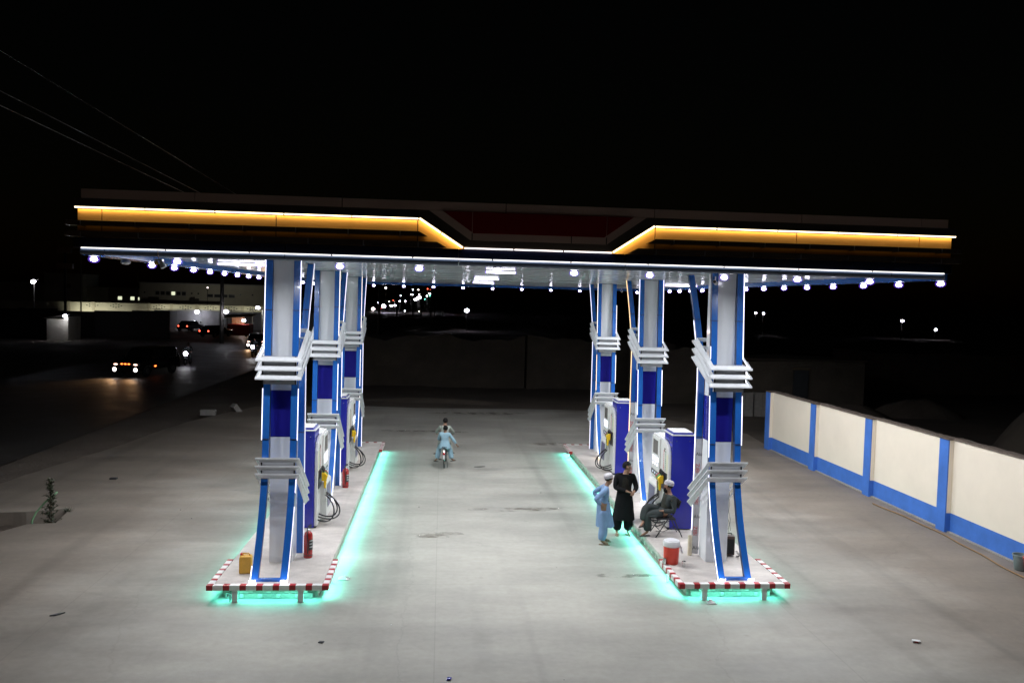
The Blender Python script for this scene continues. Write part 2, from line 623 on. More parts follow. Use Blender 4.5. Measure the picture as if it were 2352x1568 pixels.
# road on the left, running away from the camera
g = MB()
g.add([(-25.5, -20, -0.045), (-13.2, -20, -0.045), (-13.2, 70, -0.045), (-15.0, 130, -0.045), (-14.0, 420, -0.045), (-26.0, 420, -0.045), (-27.5, 130, -0.045), (-25.5, 70, -0.045)],
      [(0, 1, 2, 7), (7, 2, 3, 6), (6, 3, 4, 5)], 'asphalt')
struct(g.build('road'))

# concrete forecourt slab with the planting pit left open
PIT = [(-9.53, 18.73), (-9.26, 19.35), (-8.69, 19.46), (-8.84, 20.35), (-9.01, 20.76), (-9.79, 20.42), (-10.36, 20.36), (-10.7, 19.4)]
edge = [(-12.6, -6), (-12.5, 12), (-12.2, 20), (-11.89, 23.4), (-11.59, 25.7), (-11.08, 28.7), (-10.36, 34.9), (-9.39, 38.0), (-8.62, 40.0)]
far = [(-4, 40.6), (-0.7, 40.2), (4.4, 40.4), (9, 40.1), (12.9, 33.6), (12.6, 30.4)]
near = [(12.8, 30.2), (12.8, -6)]
bm = bmesh.new()
outer = edge + far + near
# jagged left and far edge
pts = []
for i in range(len(outer)):
    a, b = Vector(outer[i]), Vector(outer[(i + 1) % len(outer)])
    nseg = 6 if i < len(edge) + len(far) - 2 else 1
    for k in range(nseg):
        p = a.lerp(b, k / nseg)
        if 0 < k:
            p = p + Vector((random.uniform(-0.05, 0.05), random.uniform(-0.05, 0.05)))
        pts.append(p)
vo = [bm.verts.new((p.x, p.y, 0)) for p in pts]
vi = [bm.verts.new((p[0], p[1], 0)) for p in PIT]
eo = [bm.edges.new((vo[i], vo[(i + 1) % len(vo)])) for i in range(len(vo))]
ei = [bm.edges.new((vi[i], vi[(i + 1) % len(vi)])) for i in range(len(vi))]
bmesh.ops.triangle_fill(bm, use_beauty=True, edges=eo + ei)
for loop, depth in ((vo, 0.7), (vi, 0.46)):
    lo_ = [bm.verts.new((v.co.x, v.co.y, -depth)) for v in loop]
    for i in range(len(loop)):
        j = (i + 1) % len(loop)
        bm.faces.new((loop[i], loop[j], lo_[j], lo_[i]))
bmesh.ops.recalc_face_normals(bm, faces=bm.faces)
me = bpy.data.meshes.new('forecourt')
bm.to_mesh(me)
bm.free()
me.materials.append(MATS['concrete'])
for p in me.polygons:
    if abs(p.normal.z) > 0.9 and p.normal.z < 0:
        p.flip()
struct(put('forecourt', me))
g = MB()
gv, gf = [], []
for j in range(9):
    for i in range(9):
        gv.append((-10.8 + i * 0.27, 18.6 + j * 0.28, -0.36 + 0.06 * noise2(i * 1.3, j * 1.7, 3)))
for j in range(8):
    for i in range(8):
        gf.append((j * 9 + i, j * 9 + i + 1, j * 9 + i + 10, j * 9 + i + 9))
g.add(gv, gf, 'soil')
struct(g.build('pit_soil', smooth='all'))

# ================================================================== CANOPY
ZS = 5.98                     # soffit height
CX0, CX1 = -5.62, 8.62         # canopy sides
CY0, CY1 = 13.45, 36.3        # canopy front and back
canopy = thing('fuel_canopy', 'wide flat filling station canopy with amber lit fascia and glossy white plank soffit', 'canopy', (0, 0, ZS))


def cz(z):
    return z - ZS


# soffit planks: every one a shade out of true, so lamp reflections break up
NP = 114
pw = (CY1 - 0.12 - CY0 - 0.12) / NP
pl = MB().box((CX0 + 0.2, -pw / 2 + 0.006, 0), (CX1 - 0.2, pw / 2 - 0.006, 0.02), 'white_soffit').mesh('soffit_plank')
for i in range(NP):
    o = put('soffit_plank', pl, canopy, loc=(0, CY0 + 0.12 + pw * (i + 0.5), random.uniform(0, 0.004)))
    o.rotation_euler = (radians(random.gauss(0, 0.6)), radians(random.gauss(0, 0.02)), 0)
MB().box((CX0 + 0.3, CY0 + 0.2, 0.06), (CX1 - 0.3, CY1 - 0.32, 0.10), 'ink_black').build('soffit_backing', canopy)
MB().box((CX0 + 0.3, CY0 + 0.45, 0.11), (CX1 - 0.3, CY1 - 0.32, 0.75), 'fascia_chamfer').build('roof_deck', canopy)
# rounded lower lip with its LED line
lip = MB()
prof = [(CY0 + 0.10, cz(5.945)), (CY0 + 0.02, cz(5.90)), (CY0 - 0.03, cz(5.885)), (CY0 - 0.055, cz(5.91)), (CY0 - 0.06, cz(5.945)), (CY0 - 0.045, cz(5.975)), (CY0 + 0.0, cz(5.985)), (CY0 + 0.10, cz(5.985))]
XJ = [-5.62, -5.25, -2.5, 0.25, 2.98, 5.6, 7.55, 8.5]
for a, b in zip(XJ[:-1], XJ[1:]):
    MB().prism(prof, 'x', a + 0.006, b - 0.006, 'lip_metal').build('lip_section', canopy, smooth=True)
# LED runs along the lip: each run is dotted in the photograph, built as short modules
def led_run(a, b, mat_, r=0.010, name='led_strip', mod=0.9, gap=0.012):
    a, b = Vector(a), Vector(b)
    L = (b - a).length
    n = max(1, round(L / mod))
    for i in range(n):
        p, q = a.lerp(b, i / n), a.lerp(b, (i + 1) / n)
        d = (q - p).normalized() * gap
        MB().tube([p + d, q - d], r, mat_, 6).build(name, canopy)
led_run((-5.62, CY0 - 0.035, cz(5.99)), (8.5, CY0 - 0.035, cz(5.99)), 'led_pearl', 0.009, mod=1.25)
# navy band, slats, amber panels (recessed) and the proud white top fascia with its red tray
def fpanels(lo, hi, y0, y1, z0, z1, joints, m, name='fascia_panel'):
    js = [lo] + [j for j in joints if lo < j < hi] + [hi]
    for a, b in zip(js[:-1], js[1:]):
        MB().box((a + 0.008, y0, cz(z0)), (b - 0.008, y1, cz(z1)), m).build(name, canopy, bevel=0.004)
fpanels(-5.75, 8.65, CY0 + 0.0, CY0 + 0.04, 5.992, 6.155, [-2.5, 0.25, 2.98, 5.6], 'fascia_navy')
AJ = [-5.35, -2.67, 3.5, 5.93, 8.1]
# amber panel left of and right of the central tray; right and left ends slope with the tray
for poly in ([(-5.72, 6.155), (0.46, 6.155), (-0.36, 6.60), (-5.72, 6.60)], [(2.62, 6.155), (8.68, 6.155), (8.68, 6.60), (3.44, 6.60)]):
    xs_ = [p[0] for p in poly]
    lo_, hi_ = min(xs_), max(xs_)
    js = [lo_] + [j for j in [-5.35, -2.67, -0.42, 3.5, 5.93, 8.1] if lo_ < j < hi_] + [hi_]
    for a, b in zip(js[:-1], js[1:]):
        # clip the polygon to [a, b] in x
        def clip(pp, x, keep_less):
            out = []
            for i in range(len(pp)):
                p, q = pp[i], pp[(i + 1) % len(pp)]
                ip = (p[0] <= x) if keep_less else (p[0] >= x)
                iq = (q[0] <= x) if keep_less else (q[0] >= x)
                if ip:
                    out.append(p)
                if ip != iq:
                    t = (x - p[0]) / (q[0] - p[0])
                    out.append((x, p[1] + t * (q[1] - p[1])))
            return out
        pp = clip(clip(poly, a + 0.008, False), b - 0.008, True)
        if len(pp) > 2:
            MB().prism([(p[0], cz(p[1])) for p in pp], 'y', CY0 + 0.10, CY0 + 0.13, 'fascia_amber').build('amber_panel', canopy)
# projecting slats, cut on the slope of the tray
for z0, z1, dl in ((6.335, 6.41, 0), (6.165, 6.25, 1)):
    sl = 0.82 / 0.45
    xa0 = -0.36 + (6.60 - z1) * sl - 0.38
    xa1 = -0.36 + (6.60 - z0) * sl - 0.38
    xb0 = 3.44 - (6.60 - z1) * sl + 0.38
    xb1 = 3.44 - (6.60 - z0) * sl + 0.38
    MB().prism([(-5.84, cz(z0)), (xa1, cz(z0)), (xa0, cz(z1)), (-5.84, cz(z1))], 'y', CY0 - 0.08, CY0 + 0.091, 'fascia_slat').build('fascia_slat', canopy)
    MB().prism([(xb1, cz(z0)), (8.76, cz(z0)), (8.76, cz(z1)), (xb0, cz(z1))], 'y', CY0 - 0.08, CY0 + 0.091, 'fascia_slat').build('fascia_slat', canopy)
    for k in range(7):
        for x0_, x1_ in ((-5.6, xa0 - 0.3), (xb0 + 0.3, 8.4)):
            x = x0_ + (x1_ - x0_) * k / 6
            MB().box((x - 0.008, CY0 - 0.082, cz(z0 - 0.01)), (x + 0.008, CY0 + 0.098, cz(z1 - 0.005)), 'steel_grey').build('slat_bracket', canopy)
# proud top fascia: white upper panels, dark chamfer down to the LED edge, central red tray
TJ = [-5.62, -3.9, -1.62, 1.0, 3.45, 5.95, 8.05, 8.53]
for a, b in zip(TJ[:-1], TJ[1:]):
    MB().box((a + 0.007, CY0 - 0.02, cz(6.76)), (b - 0.007, CY0 + 0.02, cz(6.90)), 'fascia_white').build('top_panel', canopy)
def slope_bar(p, q, w, y0, y1, m, name):
    p, q = Vector((p[0], p[1])), Vector((q[0], q[1]))
    d = (q - p).normalized()
    nrm = Vector((-d.y, d.x)) * w
    MB().prism([(p.x, cz(p.y)), (q.x, cz(q.y)), (q.x + nrm.x, cz(q.y + nrm.y)), (p.x + nrm.x, cz(p.y + nrm.y))], 'y', y0, y1, m).build(name, canopy)
P0, P1, P2, P3 = (-0.40, 6.655), (0.33, 6.19), (2.77, 6.19), (3.48, 6.655)
MB().prism([(-5.72, cz(6.63)), (P0[0], cz(6.63)), (P0[0], cz(6.755)), (-5.72, cz(6.755))], 'y', CY0 + 0.0, CY0 + 0.14, 'fascia_chamfer').build('chamfer_strip', canopy)
MB().prism([(P3[0], cz(6.63)), (8.68, cz(6.63)), (8.68, cz(6.755)), (P3[0], cz(6.755))], 'y', CY0 + 0.0, CY0 + 0.14, 'fascia_chamfer').build('chamfer_strip', canopy)
# tray body (dark chamfer), white border, red inlay
MB().prism([(p[0], cz(p[1])) for p in [(P0[0] + 0.004, 6.755), P0, P1, P2, P3, (P3[0] - 0.004, 6.755)]][::-1], 'y', CY0 + 0.0, CY0 + 0.05, 'fascia_chamfer').build('tray_surround', canopy)
WB = [(-0.24, 6.756), (0.43, 6.30), (2.67, 6.30), (3.32, 6.756)]
MB().prism([(p[0], cz(p[1])) for p in WB], 'y', CY0 - 0.02, CY0 - 0.002, 'fascia_white').build('tray_border', canopy)
RB = [(-0.02, 6.752), (0.48, 6.41), (2.62, 6.41), (3.10, 6.752)]
for a, b in ((-9, 0.46), (0.46, 2.66), (2.66, 9)):
    pp = clip(clip(RB, a + 0.006, False), b - 0.006, True)
    if len(pp) > 2:
        MB().prism([(p[0], cz(p[1])) for p in pp], 'y', CY0 - 0.032, CY0 - 0.022, 'fascia_red').build('red_panel', canopy)
for x in (0.46, 2.66, 2.08):
    MB().box((x - 0.008, CY0 - 0.024, cz(6.30)), (x + 0.008, CY0 - 0.0185, cz(6.41)), 'ink_black').build('panel_joint', canopy)
# amber LED line under the proud edge, and its light
yl = CY0 + 0.03
led_run((-5.74, yl, cz(6.622)), (P0[0], yl, cz(6.622)), 'led_amber', 0.016, mod=1.1)
led_run((P0[0], yl, cz(6.632)), (P1[0] - 0.01, yl, cz(6.172)), 'led_amber', 0.016, mod=0.45)
led_run((P1[0], yl - 0.04, cz(6.168)), (P2[0], yl - 0.04, cz(6.168)), 'led_pearl', 0.012, mod=0.85)
led_run((P2[0] + 0.01, yl, cz(6.172)), (P3[0], yl, cz(6.632)), 'led_amber', 0.016, mod=0.45)
led_run((P3[0], yl, cz(6.622)), (8.71, yl, cz(6.622)), 'led_amber', 0.016, mod=1.1)
AM = (1.0, 0.52, 0.10)
def line_light(a, b, power, col, w=0.03, aim=(0, 0.5, -1), name='led_light'):
    a, b = Vector(a), Vector(b)
    z = -Vector(aim).normalized()
    x = (b - a).normalized()
    y = z.cross(x).normalized()
    z = x.cross(y)
    o = area_light(name, (0, 0, 0), power, col, (b - a).length, w, parent=canopy)
    M = Matrix((x, y, z)).transposed().to_4x4()
    M.translation = (a + b) / 2
    o.matrix_local = M
    return o
line_light((-5.74, yl + 0.05, cz(6.598)), (P0[0], yl + 0.05, cz(6.598)), 3.4, AM, w=0.016, aim=(0, 0.25, -1))
line_light((P3[0], yl + 0.05, cz(6.598)), (8.71, yl + 0.05, cz(6.598)), 3.3, AM, w=0.016, aim=(0, 0.25, -1))
line_light((P0[0], yl + 0.02, cz(6.62)), (P1[0] - 0.03, yl + 0.02, cz(6.18)), 0.75, AM, aim=(-0.55, 0.6, -0.85))
line_light((P2[0] + 0.03, yl + 0.02, cz(6.18)), (P3[0], yl + 0.02, cz(6.62)), 0.75, AM, aim=(0.55, 0.6, -0.85))
line_light((-5.62, CY0 - 0.075, cz(6.0)), (8.5, CY0 - 0.075, cz(6.0)), 3.0, (0.75, 0.85, 1.0), aim=(0, 0.35, -1))
line_light((P1[0], CY0 - 0.06, cz(6.16)), (P2[0], CY0 - 0.06, cz(6.16)), 0.5, (0.8, 0.7, 1.0), aim=(0, 0.7, -1))
# blue side and back fascia bands
for nm, lo_, hi_ in (('side_fascia', (CX0 - 0.05, CY0 + 0.16, cz(5.88)), (CX0 + 0.28, CY1, cz(6.78))), ('side_fascia', (CX1 - 0.28, CY0 + 0.16, cz(5.88)), (CX1 + 0.05, CY1, cz(6.78))), ('back_fascia', (CX0 + 0.282, CY1 - 0.30, cz(5.88)), (CX1 - 0.282, CY1 - 0.002, cz(6.78)))):
    MB().box(lo_, hi_, 'blue_acp').build(nm, canopy)

# ------------------------------------------------------------------ downlights
DL_POWER = 42
DL_COL = (0.95, 0.965, 1.0)
def downlight_meshes():
    h = MB().lathe([(0.06, 0.06), (0.07, 0.03), (0.075, 0.018), (0.07, 0.012)], 'cooler_white', 14).mesh('housing')
    h.shade_smooth()
    rim = MB().ball((0, 0, -0.040), 0.088, 'halo_glow', 16, 8, (1, 1, 0.70)).mesh('halo_shell')  # added violet shell, paints the halo round each lit bulb
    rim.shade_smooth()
    lens = MB().ball((0, 0, -0.040), 0.054, 'lamp_cool', 12, 6, (1, 1, 0.66)).mesh('lens')
    off = MB().ball((0, 0, -0.03), 0.088, 'lamp_off', 12, 6, (1, 1, 0.55)).mesh('lens')
    return h, rim, lens, off
DH, DR, DLENS, DOFF = downlight_meshes()
def downlight(x, y, label, group, lit=True, power=None):
    t = thing('downlight', label, 'light', (x, y, 5.865), 0, group)
    put('housing', DH, t)
    if lit:
        put('halo_shell', DR, t)
        put('lens', DLENS, t)
        area_light('lamp_light', (0, 0, -0.125), power or DL_POWER, DL_COL, 0.15, parent=t, spread=172)
    else:
        put('lens', DOFF, t)
LX, RX, FY, BY = -5.52, 8.60, 13.68, 36.1
for i in range(12):
    downlight(LX + (RX - LX) * i / 11, FY, 'lit round downlight in the row under the front edge of the canopy', 'front row of canopy downlights', power=29)
for i in range(12):
    downlight(LX + (RX - LX) * i / 11, BY, 'lit round downlight in the row along the rear edge of the canopy', 'rear row of canopy downlights', power=5)
NS = 17
for i in range(1, NS):
    y = FY + (BY - FY) * i / NS
    if i == 1:
        downlight(LX, y, 'unlit round downlight, the one dark lamp along the road side of the canopy', None, lit=False)
    else:
        downlight(LX, y, 'lit round downlight along the road side edge of the canopy', 'road side row of canopy downlights', power=DL_POWER * max(0.15, min(1, (30 - y) / 7)))
    downlight(RX, y, 'lit round downlight along the boundary wall side edge of the canopy', 'wall side row of canopy downlights', power=DL_POWER * 1.75 * max(0.15, min(1, (30 - y) / 7)))
# long tube lights on the soffit
def tube_light(x, y, L, label, group=None, power=110):
    t = thing('tube_light', label, 'light', (x, y, 5.972), 0, group)
    MB().box((-L / 2 - 0.03, -0.035, -0.012), (L / 2 + 0.03, 0.035, 0.006), 'cooler_white').build('housing', t)
    MB().tube([(-L / 2, 0, -0.032), (L / 2, 0, -0.032)], 0.022, 'tube_lit', 8).build('tube', t)
    MB().tube([(-L / 2, 0, -0.032), (-L / 2 - 0.02, 0, -0.032)], 0.026, 'lamp_halo', 8).build('halo_end', t)  # violet glow put on both ends paints a halo round the tube
    MB().tube([(L / 2, 0, -0.032), (L / 2 + 0.02, 0, -0.032)], 0.026, 'lamp_halo', 8).build('halo_end', t)
    area_light('lamp_light', (0, 0, -0.06), power, DL_COL, L, 0.05, parent=t)
tube_light(1.25, 17.9, 0.62, 'lit tube light on the soffit over the lane, nearest the front fascia', power=330)
tube_light(1.27, 24.0, 0.68, 'lit tube light on the soffit over the lane, between the other two', power=250)
tube_light(1.45, 29.5, 0.72, 'lit tube light on the soffit over the lane, farthest from the front fascia', power=60)
tube_light(-4.15, 17.6, 0.95, 'lit tube light on the soffit outside the road side island')
tube_light(7.5, 25.6, 1.0, 'lit tube light on the soffit outside the wall side island')

# ================================================================== COLUMNS
Z0 = 0.30          # island top
HC = ZS - Z0       # column height
HW = 0.31          # half spread of the blue strips
def make_column_meshes():
    d = {}
    w = 0.215
    zz = [0, 2.38, 3.18 + 0.0, HC - 0.02]
    d['lower_panel'] = MB().box((-w, -w, 0.0), (w, w, 2.38), 'white_acp').mesh('cladding_panel')
    d['blue_panel'] = MB().box((-w - 0.002, -w - 0.002, 2.388), (w + 0.002, w + 0.002, 3.25), 'navy_acp').mesh('cladding_panel')
    d['upper_panel'] = MB().box((-w, -w, 3.258), (w, w, HC - 0.01), 'white_acp').mesh('cladding_panel')
    # blue strips: front pair kicks out at the foot, rear pair leans out at the head
    def strip(path, sx):
        m = MB()
        vs, fs = [], []
        for (y, z, t) in path:
            vs += [(-0.06, y, z), (0.06, y, z), (0.06, y + t, z), (-0.06, y + t, z)]
        n = len(path)
        for i in range(n - 1):
            for k in range(4):
                q = (k + 1) % 4
                fs.append((i * 4 + k, i * 4 + q, i * 4 + 4 + q, i * 4 + 4 + k))
        fs += [(3, 2, 1, 0), tuple(4 * (n - 1) + k for k in range(4))]
        m.add(vs, fs, 'blue_acp')
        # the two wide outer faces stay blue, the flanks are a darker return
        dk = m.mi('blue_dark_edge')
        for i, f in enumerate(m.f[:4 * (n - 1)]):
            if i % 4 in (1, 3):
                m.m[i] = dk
        return m.mesh('frame_strip')
    front = []
    for i in range(25):
        z = HC * i / 24
        if z < 2.1:
            t = (2.1 - z) / 2.1
            y = -0.50 - 0.80 * t ** 1.7
        else:
            y = -0.50 + 0.22 * (z - 2.1) / (HC - 2.1)
        front.append((y, z, 0.10))
    back = []
    for i in range(25):
        z = HC * i / 24
        t = max(0, (z - 3.7) / (HC - 3.7))
        back.append((0.34 + 0.92 * t ** 1.35, z, 0.10))
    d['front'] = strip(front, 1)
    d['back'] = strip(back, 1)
    d['paths'] = (front, back)
    # louvre rings
    def ring(zf, zb, tiers, dz, up, key):
        yf, yb, hx = -0.60, 0.46, 0.325
        def zat(y, t):
            return zf + (zb - zf) * (y - yf) / (yb - yf) - t * dz
        for t in range(tiers):
            if up:      # blades shed outwards: inner edge high, outer edge low
                i_off, i_z, o_off, o_z = 0.0, 0.070, 0.075, 0.0
            else:       # blades open upwards: outer edge high, inner edge low
                i_off, i_z, o_off, o_z = 0.0, -0.075, 0.06, 0.0
            th = 0.012
            def pt(sx, sy, off, z, dzz=0):
                y = (yf - off) if sy < 0 else (yb + off)
                x = sx * (hx + off)
                return (x, y, zat(yf if sy < 0 else yb, t) + z + dzz)
            corners = [(-1, -1), (1, -1), (1, 1), (-1, 1)]
            for s_ in range(4):
                a, b = corners[s_], corners[(s_ + 1) % 4]
                m = MB()
                A = [pt(*a, i_off, i_z), pt(*b, i_off, i_z), pt(*b, o_off, o_z), pt(*a, o_off, o_z)]
                vs = A + [(p[0], p[1], p[2] - th) for p in A]
                m.add(vs, [(0, 1, 2, 3), (7, 6, 5, 4), (0, 4, 5, 1), (1, 5, 6, 2), (2, 6, 7, 3), (3, 7, 4, 0)], 'white_blade')
                # small upright lip on the outer edge
                B = [pt(*a, o_off, o_z), pt(*b, o_off, o_z), pt(*b, o_off + 0.012, o_z), pt(*a, o_off + 0.012, o_z)]
                vs = [(p[0], p[1], p[2] - th - 0.002) for p in B] + [(p[0], p[1], p[2] + 0.012) for p in B]
                m.add(vs, [(3, 2, 1, 0), (4, 5, 6, 7), (0, 1, 5, 4), (1, 2, 6, 5), (2, 3, 7, 6), (3, 0, 4, 7)], 'white_blade')
                d['%s%d%d' % (key, t, s_)] = m.mesh('louvre_blade')
        # inner grey band that carries the blades, front and back
        b = MB()
        z1, z2 = zf - tiers * dz + 0.06, zf + 0.08
        b.box((-hx + 0.02, yf + 0.03, z1 if up else z1 - 0.02), (hx - 0.02, yf + 0.06, z2 if up else z2 - 0.14), 'carrier_grey')
        for sx in (-1, 1):
            b.box((sx * (hx - 0.03) - 0.012, yf - 0.002, z1), (sx * (hx - 0.03) + 0.012, yf + 0.02, z2 - (0 if up else 0.12)), 'ink_black')
        d[key + 'band'] = b.mesh('blade_carrier')
    ring(3.84, 4.32, 3, 0.165, True, 'u')
    ring(2.06, 1.30, 3, 0.145, False, 'l')
    d['foot'] = MB().box((-HW + 0.06, -1.30, 0.0), (HW - 0.06, -1.22, 0.05), 'blue_acp').mesh('foot_bar')
    return d
CM = make_column_meshes()
def path_tube(path, x, dy, z0, z1, m, r=0.0075):
    pts = [(x, y + dy, z) for (y, z, t) in path if z0 <= z <= z1]
    return MB().tube(pts, r, m, 6)
def column(cx, cy, label, lane, leds):
    """lane: +1 when the lane lies towards +X, -1 otherwise; leds: list of (which, side, z0, z1, material)"""
    t = thing('canopy_column', label, 'column', (cx, cy, Z0), 0)
    for k in ('lower_panel', 'blue_panel', 'upper_panel'):
        put('cladding_panel', CM[k], t)
    for sx in (-1, 1):
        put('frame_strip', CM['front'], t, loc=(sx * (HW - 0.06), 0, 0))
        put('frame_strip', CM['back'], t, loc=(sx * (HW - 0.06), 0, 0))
    for k in 'ul':
        for q in range(3):
            for s_ in range(4):
                put('louvre_blade', CM['%s%d%d' % (k, q, s_)], t)
        put('blade_carrier', CM[k + 'band'], t)
    put('foot_bar', CM['foot'], t)
    for sx in (-1, 1):
        for z in (2.375, 4.75):
            for p in CM['paths']:
                y = [q[0] for q in p if q[1] <= z][-1]
                MB().box((sx * (HW - 0.06) - 0.0615, y - 0.012, z), (sx * (HW - 0.06) + 0.0615, y + 0.112, z + 0.012), 'ink_black').build('seam', t)
    fr, bk = CM['paths']
    for (which, side, z0, z1, m) in leds:
        p = fr if which == 'f' else bk
        path_tube(p, side * (HW + 0.012), (-0.004 if which == 'f' else 0.05), z0, z1, m).build('led_strip', t)
    return t
CXL, CXR = -2.93, 5.50
CYS = [15.90, 21.75, 27.60]
FULL = 9
w_, o_, v_, d_ = 'led_white', 'led_warm', 'led_violet', 'led_off'
column(CXL, CYS[0], 'white and blue canopy column beside the yellow jerrycan on the road side island', 1,
       [('f', -1, 2.2, 3.4, w_), ('f', -1, 3.9, 6, w_), ('f', 1, 2.2, 3.4, w_), ('f', 1, 4.1, 5.7, w_), ('f', 1, 1.2, 1.85, w_), ('f', 1, 0, 1.2, 'led_cool_dim'), ('f', -1, 0, 0.25, w_), ('b', 1, 0, 6, 'led_cool_dim')])
column(CXL, CYS[1], 'white and blue canopy column between the two fuel dispensers of the road side island', 1,
       [('f', 1, 0, 1.9, w_), ('f', 1, 2.1, 3.4, w_), ('f', 1, 3.9, 6, 'led_pearl'), ('b', 1, 0, 1.3, w_), ('b', 1, 2.2, 6, w_)])
column(CXL, CYS[2], 'white and blue canopy column at the far end of the road side island', 1,
       [('f', 1, 0, 1.9, 'led_pearl'), ('f', 1, 2.1, 3.4, 'led_pearl'), ('f', 1, 3.9, 6, 'led_pearl'), ('b', 1, 0, 1.3, w_), ('b', 1, 1.6, 6, w_)])
column(CXR, CYS[0], 'white and blue canopy column beside the brown speaker on the wall side island', -1,
       [('f', -1, 0, 1.9, w_), ('f', -1, 2.1, 3.4, w_), ('f', -1, 3.9, 4.4, w_), ('f', 1, 2.3, 3.4, w_), ('f', 1, 3.9, 6, w_), ('b', -1, 0.3, 4.0, w_), ('b', -1, 4.2, 4.8, w_)])
column(CXR, CYS[1], 'white and blue canopy column between the two fuel dispensers of the wall side island, amber LED line', -1,
       [('f', -1, 0, 1.9, w_), ('f', -1, 2.1, 3.4, w_), ('f', -1, 3.9, 6, w_), ('f', 1, 2.3, 3.4, w_), ('f', 1, 3.9, 6, w_), ('b', -1, 0.3, 6, o_)])
column(CXR, CYS[2], 'white and blue canopy column at the far end of the wall side island', -1,
       [('f', -1, 0, 1.9, 'led_pearl'), ('f', -1, 2.1, 3.4, o_), ('f', -1, 3.9, 6, 'led_pearl'), ('f', 1, 2.3, 3.4, 'led_pearl'), ('f', 1, 3.9, 5.2, 'led_pearl'), ('b', -1, 0, 6, w_)])
# loose LED ends lie coiled and lit at the feet and on the louvres
def led_coil(cx, cy, x, y, z, label, r=0.05, m='led_white'):
    t = thing('led_coil', label, 'LED strip', (cx + x, cy + y, z))
    pts = [(r * (1 + 0.1 * k / 8) * cos(k * 0.9), 0.6 * r * sin(k * 0.9), 0.012 + 0.003 * k) for k in range(15)]
    MB().tube(pts, 0.010, m, 6).build('strip', t, smooth='all')
    point_light('lamp_light', (0, -0.02, 0.09), 1.2, (0.85, 0.82, 1.0) if m == 'led_white' else (1.0, 0.6, 0.25), 0.04, t)
led_coil(CXL, CYS[0], -0.27, -1.38, Z0, 'lit LED strip end coiled at the foot by the yellow jerrycan')
led_coil(CXL, CYS[0], 0.27, -1.38, Z0, 'lit LED strip end coiled at the lane side foot of the column by the jerrycan')
led_coil(CXR, CYS[0], -0.27, -1.38, Z0, 'lit LED strip end coiled at the lane side column foot near the red cooler')
led_coil(CXR, CYS[0], 0.27, -1.38, Z0, 'lit LED strip end coiled at the wall side column foot near the red cooler')
led_coil(CXL, CYS[1], 0.31, -1.36, Z0, 'lit LED strip end coiled at the foot of the middle road side column')
led_coil(CXR, CYS[1], -0.31, -1.36, Z0, 'lit LED strip end coiled at the foot of the middle wall side column')
led_coil(CXL, CYS[2], 0.31, -1.36, Z0, 'warm lit LED strip end coiled at the foot of the far road side column', m='led_warm')
led_coil(CXR, CYS[2], -0.31, -1.36, Z0, 'warm lit LED strip end coiled at the foot of the far wall side column', m='led_warm')

